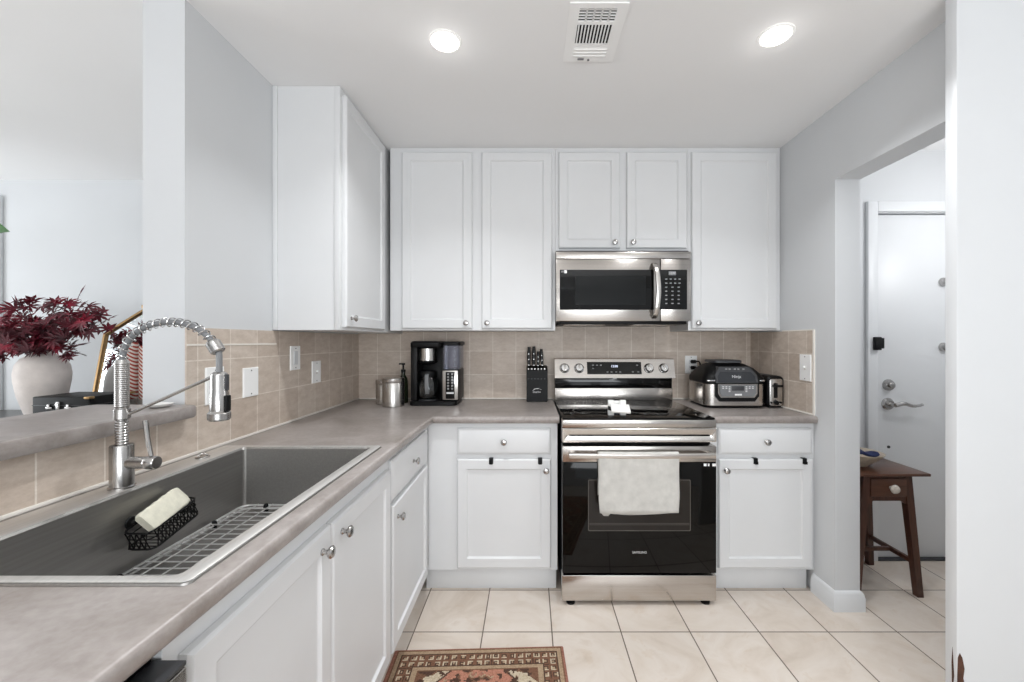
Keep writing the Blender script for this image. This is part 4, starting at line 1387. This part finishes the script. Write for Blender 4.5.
# ------------------------------------------------------------------ rug
def rug_mat():
    t = NT('woven_rug')
    hw, hl = 0.350, 1.05
    cell = 0.0052
    s0 = t.xyz()
    sn = lambda v: t.math('MULTIPLY', t.math('FLOOR', t.math('DIVIDE', v, cell)), cell)
    x, y = sn(s0[0]), sn(s0[1])
    ax, ay = t.math('ABSOLUTE', x), t.math('ABSOLUTE', y)
    d = t.math('MINIMUM', t.math('SUBTRACT', hw, ax), t.math('SUBTRACT', hl, ay))
    brown, tan, salmon, cream, dark, rose = rgb('#85624f'), rgb('#b8a085'), rgb('#c28a75'), rgb('#d3c5ad'), rgb('#5c463c'), rgb('#a87667')
    vor = t.n('ShaderNodeTexVoronoi', feature='F1', distance='MANHATTAN')
    t.link(t.comb(ax, y, 0.0), vor.inputs['Vector'])
    vor.inputs['Scale'].default_value = 19.0
    vor.inputs['Randomness'].default_value = 0.35
    motif = t.ramp(vor.outputs['Distance'], [(0.0, cream), (0.16, rose), (0.30, tan), (0.44, brown), (0.62, dark)], 'CONSTANT')
    vb = t.n('ShaderNodeTexVoronoi', feature='F1', distance='CHEBYCHEV')
    t.link(t.comb(x, y, 0.0), vb.inputs['Vector'])
    vb.inputs['Scale'].default_value = 30.0
    vb.inputs['Randomness'].default_value = 0.1
    band = t.ramp(vb.outputs['Distance'], [(0.0, tan), (0.14, dark), (0.24, cream), (0.32, brown), (0.5, dark)], 'CONSTANT')
    # stepped diamond medallions along the field
    yy = t.math('SUBTRACT', t.math('PINGPONG', t.math('ADD', y, 10.0 - 0.15), 0.31), 0.0)
    dia = t.math('ADD', t.math('MULTIPLY', ax, 1.2), yy)
    fld = t.ramp(dia, [(0.0, brown), (0.05, tan), (0.075, cream), (0.13, dark), (0.15, tan), (0.19, salmon), (0.36, dark), (0.375, cream), (0.45, brown)], 'CONSTANT')
    col = t.mix(t.math('GREATER_THAN', t.noise(t.comb(x, y, 0.0), 24, 2), 0.53), fld, motif)
    g = lambda v: t.math('GREATER_THAN', d, v)
    out = rose
    for th, c in ((0.007, brown), (0.014, tan), (0.028, dark), (0.033, band), (0.088, dark), (0.094, tan), (0.112, brown), (0.119, col)):
        out = t.mix(g(th), out, c)
    f = t.noise(t.coord(), 180, 2)
    out = t.mix(1.0, out, t.ramp(f, [(0.25, rgb('#c8c2bc')), (0.7, rgb('#ffffff'))]), 'MULTIPLY')
    t.base(out, 0.95)
    t.b.inputs['Specular IOR Level'].default_value = 0.1
    t.bump(f, 0.5, 0.002)
    return t.m


b = BM()
ring_skin(b, [[Vector((x, y, z)) for x, y in rrect(-0.352 + i, 0.352 - i, -1.052 + i, 1.052 - i, 0.006, 2)] for i, z in ((0, 0.001), (0, 0.006), (0.003, 0.008))])
rg = tag(obj('rug', b, rug_mat()), 'worn red and brown patterned runner rug on the beige tile floor', 'rug')
rg.rotation_euler = (0, 0, R(2.0))
rg.location = (-0.175, 0.675, 0)

# ------------------------------------------------------------------ hall table
def wood(name, dark, light, axis=0):
    t = NT(name)
    s = t.xyz()
    k = [9, 9, 9]; k[axis] = 1.2
    v = t.comb(*[t.math('MULTIPLY', s[i], k[i]) for i in range(3)])
    f = t.noise(v, 5.0, 5, 0.6, 1.0)
    t.base(t.ramp(f, [(0.3, rgb(dark)), (0.7, rgb(light))]), 0.3)
    return t.m


M['wood'] = wood('dark_red_wood', '#371f16', '#59382a', 2)
M['woodtop'] = wood('dark_red_wood_top', '#402519', '#63402f', 0)
ht = thing('side_table', 'dark wooden side table with one drawer and splayed legs by the front door', 'table', (1.83, 2.24, 0))
b = BM(); box(b, 1.625, 2.032, 2.075, 2.405, 0.612, 0.627, 0.004); obj('tabletop', b, M['woodtop'], ht)
legs = []
for sx in (-1, 1):
    for sy in (-1, 1):
        xt, yt = 1.829 + sx * 0.105, 2.240 + sy * 0.125
        xb_, yb_ = 1.829 + (0.150 if sx > 0 else -0.170), 2.240 + sy * 0.150
        b = BM()
        ring_skin(b, [[Vector((xx + u, yy_ + v, z)) for u, v in ((-w, -w), (w, -w), (w, w), (-w, w))] for xx, yy_, z, w in ((xb_, yb_, 0.0005, 0.015), (xt, yt, 0.6115, 0.019))])
        obj('leg', b, M['wood'], ht)
b = BM()
for y0, y1 in ((2.098, 2.112), (2.366, 2.380)):
    poly = [(1.735, 0.611), (1.923, 0.611), (1.934, 0.468), (1.916, 0.468), (1.902, 0.482), (1.756, 0.482), (1.742, 0.468), (1.724, 0.468)]
    prism(b, poly, lambda u, v, w: (u, w, v), y0, y1)
for x0, x1 in ((1.716, 1.728), (1.930, 1.942)):
    box(b, x0, x1, 2.13, 2.35, 0.490, 0.611)
obj('apron', b, M['wood'], ht)
b = BM(); box(b, 1.738, 1.922, 2.090, 2.0975, 0.505, 0.598, 0.003); dr = obj('drawer', b, M['woodtop'], ht)
b = BM(); lathe(b, [(0.008, 0), (0.008, 0.010), (0.018, 0.016), (0.023, 0.026), (0.018, 0.036), (0, 0.040)], (1.838, 2.0898, 0.553), (0, -1, 0), 16); obj('drawer_knob', b, plain('mottled_glass_knob', '#c9c2b8', 0.15, var=0.4, scale=60), dr)
b = BM()
for sx in (-1, 1):
    k = 0.150 - 0.045 * 0.2
    box(b, 1.829 + sx * k - 0.009, 1.829 + sx * k + 0.009, 2.108, 2.372, 0.155, 0.178, 0.002)
box(b, 1.829 - 0.132, 1.829 + 0.132, 2.231, 2.249, 0.157, 0.177, 0.002)
obj('stretcher', b, M['wood'], ht)
bo = thing('bowl', 'cream ceramic bowl on the dark side table in the hall', 'bowl', (1.782, 2.235, 0.6272))
b = BM(); lathe(b, [(0.045, 0.0003), (0.050, 0.006), (0.085, 0.035), (0.115, 0.066), (0.120, 0.072), (0.114, 0.070), (0.082, 0.040), (0.045, 0.012), (0.0, 0.010)], (1.782, 2.235, 0.6272), n=36, cap1=False); obj('bowl_shell', b, plain('speckled_cream_ceramic', '#c4b8a6', 0.5, var=0.2, scale=50), bo)
b = BM()
n = 12
rings = []
for i in range(n + 1):
    t = i / n
    rings.append([Vector((1.755 + 0.10 * t, 2.205 + 0.02 * math.sin(t * 4), 0.698 + 0.010 * math.sin(t * 7))) + Vector((0, (0.03 + 0.012 * math.sin(t * 9 + 1)) * math.cos(a), 0.010 * math.sin(a))) * (1 if 0 < i < n else 0.4) for a in [2 * PI * k / 10 for k in range(10)]])
ring_skin(b, rings)
tag(obj('blue_cloth', b, plain('navy_cloth', '#2b3560', 0.8, var=0.3, scale=40), None, (1.83, 2.19, 0.70)), 'crumpled navy blue cloth lying in the cream bowl', 'cloth')

# ------------------------------------------------------------------ living room behind the bar
co = thing('console_table', 'dark console table behind the bar ledge holding vase and case', 'console table', (-2.95, 2.55, 0))
M['darkwood'] = wood('charcoal_wood', '#3a3836', '#4d4a47', 0)
b = BM(); box(b, -3.75, -2.10, 2.22, 2.86, 0.785, 0.820, 0.004); obj('tabletop', b, M['darkwood'], co)
for x in (-3.70, -2.15):
    for y in (2.27, 2.81):
        b = BM(); box(b, x - 0.025, x + 0.025, y - 0.025, y + 0.025, 0.0, 0.7845, 0.003); obj('leg', b, M['darkwood'], co)
b = BM(); box(b, -3.68, -2.17, 2.29, 2.79, 0.16, 0.185, 0.003); obj('shelf', b, M['darkwood'], co)

vx, vy = -2.945, 2.480
va = BM()
lathe(va, [(0.0561, 0.0005), (0.0647, 0.006), (0.0825, 0.07), (0.1056, 0.16), (0.1175, 0.24), (0.1195, 0.285), (0.1122, 0.335), (0.0924, 0.372), (0.0627, 0.395), (0.0462, 0.405), (0.0436, 0.418), (0.0475, 0.43), (0.0436, 0.43), (0.0383, 0.415), (0.0409, 0.4), (0.0792, 0.35), (0.099, 0.28), (0.0726, 0.08), (0.0, 0.05)], (vx, vy, 0.82), n=48, cap1=False)
M['vase'] = plain('chalky_cream_pottery', '#e2dad5', 0.7, var=0.16, scale=9, bump=0.2, bscale=30)
tag(obj('vase', va, M['vase'], None, (vx, vy, 0.82)), 'large round cream pottery vase holding dark red maple branches', 'vase')

br = thing('maple_branches', 'dark red maple leaf branches standing in the cream vase', 'branches', (vx, vy, 1.05))
rnd = random.Random(11)
stems, leaves = BM(), BM()
LOBES = [(-125, 0.50), (-75, 0.85), (-32, 0.95), (0, 1.0), (32, 0.95), (75, 0.85), (125, 0.50)]


def leaf(p, d, up, s):
    d = d.normalized()
    side = d.cross(up).normalized()
    nrm = side.cross(d).normalized()
    pts = []
    for i, (a, l) in enumerate(LOBES):
        for aa, ll, dz in ((a - 13, l * 0.58, 0.01), (a, l, -0.10 * l), (a + 13, l * 0.58, 0.01)):
            pts.append((aa, ll, dz))
        if i < len(LOBES) - 1:
            pts.append(((a + LOBES[i + 1][0]) / 2, 0.24, 0.0))
    c = leaves.verts.new(p)
    vsx = []
    for a, l, dz in pts:
        vsx.append(leaves.verts.new(p + s * (d * (l * math.cos(R(a))) + side * (l * math.sin(R(a))) + nrm * dz)))
    for i in range(len(vsx) - 1):
        leaves.faces.new((c, vsx[i], vsx[i + 1]))


mouth = Vector((vx, vy, 1.245))
tips = []
for (tx_, tz_, ty_) in [(-3.06, 1.50, 2.40), (-3.16, 1.42, 2.46), (-2.99, 1.53, 2.42), (-3.10, 1.32, 2.38), (-2.96, 1.42, 2.50), (-2.97, 1.36, 2.34), (-3.14, 1.24, 2.42), (-3.00, 1.25, 2.34),
                        (-2.67, 1.54, 2.44), (-2.72, 1.54, 2.38), (-2.60, 1.49, 2.48), (-2.63, 1.40, 2.40), (-2.77, 1.42, 2.36), (-2.84, 1.34, 2.40), (-2.57, 1.45, 2.36), (-2.70, 1.29, 2.36), (-2.82, 1.26, 2.34), (-2.67, 1.24, 2.42), (-2.92, 1.28, 2.32), (-2.75, 1.36, 2.56), (-2.66, 1.42, 2.54)]:
    tip = Vector((tx_, ty_, tz_))
    mid = mouth.lerp(tip, 0.55) + Vector((0, 0, 0.04))
    path = smooth_path([(vx + (tx_ - vx) * 0.06, vy + (ty_ - vy) * 0.06, 1.05), mouth + (tip - mouth) * 0.08 + Vector((0, 0, 0.01)), mid, tip], 5)
    tube(stems, path, [0.0035 - 0.0022 * i / (len(path) - 1) for i in range(len(path))], 5)
    k0 = len(path) // 2 - 1
    for i in range(k0, len(path)):
        for rep in range(2 if i > k0 + 4 else 1):
            p = path[i] + Vector((rnd.uniform(-0.045, 0.045), rnd.uniform(-0.04, 0.04), rnd.uniform(-0.045, 0.035)))
            d = Vector((rnd.uniform(-1, 1) + (tx_ - vx), rnd.uniform(-1.0, 0.2), rnd.uniform(-0.7, 0.55)))
            leaf(p, d, Vector((rnd.uniform(-0.3, 0.3), -0.8, 0.7)), rnd.uniform(0.050, 0.078))
obj('stems', stems, plain('brown_twig', '#4a2c28', 0.7, var=0.1), br)
tl = NT('maple_leaf_red')
nz = tl.noise(tl.coord(), 9, 2)
tl.base(tl.ramp(nz, [(0.30, rgb('#3a1a20')), (0.48, rgb('#5a1c28')), (0.62, rgb('#8a2236')), (0.75, rgb('#a82a42'))]), 0.5)
o = obj('leaves', leaves, tl.m, br, angle=180, recalc=False)

cs = thing('case', 'black vintage carrying case with brass corners and latches behind the bar ledge', 'case', (-2.64, 2.43, 0.82))
b = BM(); box(b, -2.800, -2.478, 2.305, 2.545, 0.8205, 0.986, 0.007, 3); cb = obj('shell', b, M['black'], cs)
b = BM(); box(b, -2.801, -2.477, 2.304, 2.546, 0.936, 0.939, 0.0005); obj('lid_seam', b, M['darkgrey'], cb)
for x, y in ((-2.478, 2.305), (-2.478, 2.545)):
    b = BM(); box(b, x - 0.016, x + 0.016, y - 0.016, y + 0.016, 0.974, 0.9885, 0.004); obj('corner_guard', b, M['brass'], cs)
for x in (-2.700, -2.592):
    b = BM(); box(b, x - 0.018, x + 0.018, 2.298, 2.3045, 0.918, 0.930, 0.002); box(b, x - 0.008, x + 0.008, 2.296, 2.3045, 0.926, 0.944, 0.002); obj('latch', b, M['nickel'], cs)
b = BM(); box(b, -2.656, -2.636, 2.294, 2.3045, 0.905, 0.960, 0.003); cyl(b, (-2.646, 2.300, 0.945), (-2.646, 2.290, 0.945), 0.009, n=14); obj('lock', b, M['nickel'], cs)
b = BM(); tube(b, smooth_path([(-2.685, 2.302, 0.895), (-2.680, 2.285, 0.885), (-2.646, 2.280, 0.880), (-2.612, 2.285, 0.885), (-2.607, 2.302, 0.895)], 5), 0.006, 8); obj('carry_handle', b, M['black'], cs)

# mirror with a clipped-corner brass frame leaning on the wall
mi = thing('mirror', 'brass framed mirror with angled top corners leaning behind the vase', 'mirror', (-2.44, 2.73, 0.82))
lean = lambda z: 2.705 + (z - 0.82) * 0.145
mo = [(-2.905, 0.822), (-2.885, 1.352), (-2.640, 1.520), (-2.250, 1.520), (-1.995, 1.352), (-1.975, 0.822)]


def inset(poly, d):
    n = len(poly)
    cx = sum(p[0] for p in poly) / n; cz = sum(p[1] for p in poly) / n
    out = []
    for i in range(n):
        p0, p1, p2 = Vector(poly[i - 1]), Vector(poly[i]), Vector(poly[(i + 1) % n])
        e1, e2 = (p1 - p0).normalized(), (p2 - p1).normalized()
        n1, n2 = Vector((e1.y, -e1.x)), Vector((e2.y, -e2.x))
        m = (n1 + n2).normalized()
        k = d / max(0.3, m.dot(n1))
        out.append((p1.x + m.x * k, p1.y + m.y * k))
    return out


b = BM()
rings = []
for ins, dy in ((0, 0.012), (0, -0.010), (0.004, -0.014), (0.016, -0.014), (0.020, -0.008), (0.020, 0.002)):
    rings.append([Vector((u, lean(v) + dy, v)) for u, v in inset(mo, ins)])
ring_skin(b, rings, False, False)
obj('frame', b, M['brass'], mi)
b = BM()
tg_ = inset(mo, 0.018)
prism(b, tg_, lambda u, v, w: (u, lean(v) + w, v), 0.0005, 0.010)
obj('mirror_glass', b, plain('silvered_glass', '#e8eaea', 0.01, 1.0, var=0.0), mi)
b = BM(); box(b, -2.655, -2.56, lean(1.535) - 0.010, lean(1.535) + 0.010, 1.521, 1.548, 0.005); obj('crest', b, M['brass'], mi)


# striped textile pieces in front of the mirror
def stripe():
    t = NT('red_white_stripe')
    s = t.xyz()
    f = t.math('FRACT', t.math('MULTIPLY', t.math('ADD', s[2], t.math('MULTIPLY', s[0], 0.9)), 42.0))
    t.base(t.mix(t.math('GREATER_THAN', f, 0.5), rgb('#d9cfc6'), rgb('#a4483d')), 0.9)
    return t.m


ms = stripe()
for x, z1, lab in ((-2.545, 1.29, 'left narrow red and white striped fabric roll standing behind the faucet'), (-2.455, 1.27, 'right narrow red and white striped fabric roll standing beside the white wall end')):
    t = thing('fabric_roll', lab, 'fabric', (x, 2.62, 0.82), 'striped fabric rolls')
    b = BM(); lathe(b, [(0.032, 0.0005), (0.034, 0.004), (0.034, z1 - 0.83), (0.030, z1 - 0.82), (0.0, z1 - 0.822)], (x, 2.62, 0.82), n=24); obj('roll', b, ms, t)
    b = BM(); lathe(b, [(0.0345, 0), (0.0355, 0.002), (0.0355, 0.07), (0.0345, 0.072)], (x, 2.62, 0.86), n=24, cap0=False, cap1=False); obj('band', b, plain('grey_band', '#9b938a', 0.8, var=0.3, scale=60), t)

# small dish on the bar ledge
b = BM(); lathe(b, [(0.022, 0.0005), (0.030, 0.004), (0.036, 0.011), (0.033, 0.010), (0.026, 0.005), (0, 0.004)], (-1.170, 1.295, 1.0912), n=28, cap1=False)
tag(obj('dish', b, M['ceramic'], None, (-1.17, 1.295, 1.0912)), 'tiny white dish on the end of the bar ledge beside the wall', 'dish')

# tall houseplant at the left edge, one leaf reaches into view
pt = thing('houseplant', 'broad green leaf of a tall houseplant at the left edge of the picture', 'plant', (-3.30, 1.95, 0))
b = BM(); lathe(b, [(0.12, 0.0005), (0.13, 0.01), (0.16, 0.30), (0.165, 0.32), (0.15, 0.32), (0.145, 0.29), (0, 0.28)], (-3.30, 1.95, 0), n=32, cap1=False); obj('pot', b, M['ceramic'], pt)
b = BM(); tube(b, smooth_path([(-3.30, 1.95, 0.28), (-3.32, 1.95, 0.9), (-3.29, 1.96, 1.5), (-3.31, 1.95, 2.1)], 6), 0.012, 8); obj('stem', b, plain('green_stem', '#5c5a3a', 0.7), pt)
M['leafgreen'] = plain('leaf_green', '#3c6b34', 0.35, var=0.2, scale=10)


def big_leaf(p0, p1, w, shape=0.75):
    b = BM()
    p0, p1 = Vector(p0), Vector(p1)
    d = p1 - p0
    L_ = d.length
    d.normalize()
    sd = d.cross(Vector((0.2, -0.75, 0.6))).normalized()
    nn = sd.cross(d)
    n = 12
    rows = []
    for i in range(n + 1):
        t = i / n
        ww = w * (math.sin(PI * min(1, t ** shape)) ** 0.8) if 0 < t < 1 else 0.001
        c = p0 + d * (L_ * t) - Vector((0, 0, 0.10 * L_ * t * t))
        rows.append([b.verts.new(c + sd * (ww * k) + nn * (abs(k) * 0.25 * ww)) for k in (-1, -0.5, 0, 0.5, 1)])
    for r0, r1 in zip(rows, rows[1:]):
        for i in range(4):
            b.faces.new((r0[i], r0[i + 1], r1[i + 1], r1[i]))
    lf_ = obj('leaf', b, M['leafgreen'], pt, angle=180, recalc=False)
    return lf_


for a, z, l in ((150, 0.8, 0.26), (250, 1.0, 0.28), (80, 1.2, 0.28), (200, 1.4, 0.28), (310, 1.55, 0.22), (120, 1.7, 0.28), (230, 1.9, 0.26), (170, 2.1, 0.25), (80, 2.08, 0.22)):
    big_leaf((-3.305 + 0.02 * math.cos(R(a)), 1.95 + 0.02 * math.sin(R(a)), z), (-3.305 + l * math.cos(R(a)), 1.95 + l * math.sin(R(a)), z + 0.12), 0.085)
sx = 410 / 1.92
big_leaf((-3.30, 1.94, 1.78), ((10 - 530) / sx, 1.92, 1.30 + (341 - 213) / sx), 0.085, 2.0)

# ------------------------------------------------------------------ fill lights added out of view, no fixtures: dining, living room, hall
def point_fill(name, loc, power, r=0.14, color=(0.985, 0.99, 1.0)):
    d = bpy.data.lights.new(name, 'POINT')
    d.energy = power
    d.shadow_soft_size = r
    d.color = color
    o = bpy.data.objects.new(name, d)
    C.objects.link(o)
    o.location = loc


point_fill('dining_fill', (-0.45, -0.9, 1.40), 8)
point_fill('living_fill', (-2.9, 0.6, 1.40), 10)
point_fill('hall_fill', (2.45, 1.75, 1.95), 12, 0.10)


def ceiling_fill(x, y, power):  # unseen ceiling fill, added for floor bounce and a brighter room
    d = bpy.data.lights.new('dining_ceiling_fill', 'AREA')
    d.shape = 'DISK'
    d.size = 0.10
    d.energy = power
    d.spread = R(125)
    d.color = (0.965, 0.985, 1.0)
    o = bpy.data.objects.new('dining_ceiling_fill', d)
    C.objects.link(o)
    o.location = (x, y, CEIL - 0.012)


ceiling_fill(-0.32, 0.1, 5)
for lx in (-0.32, 0.91):
    ceiling_fill(lx - 0.3, -1.3, 7)
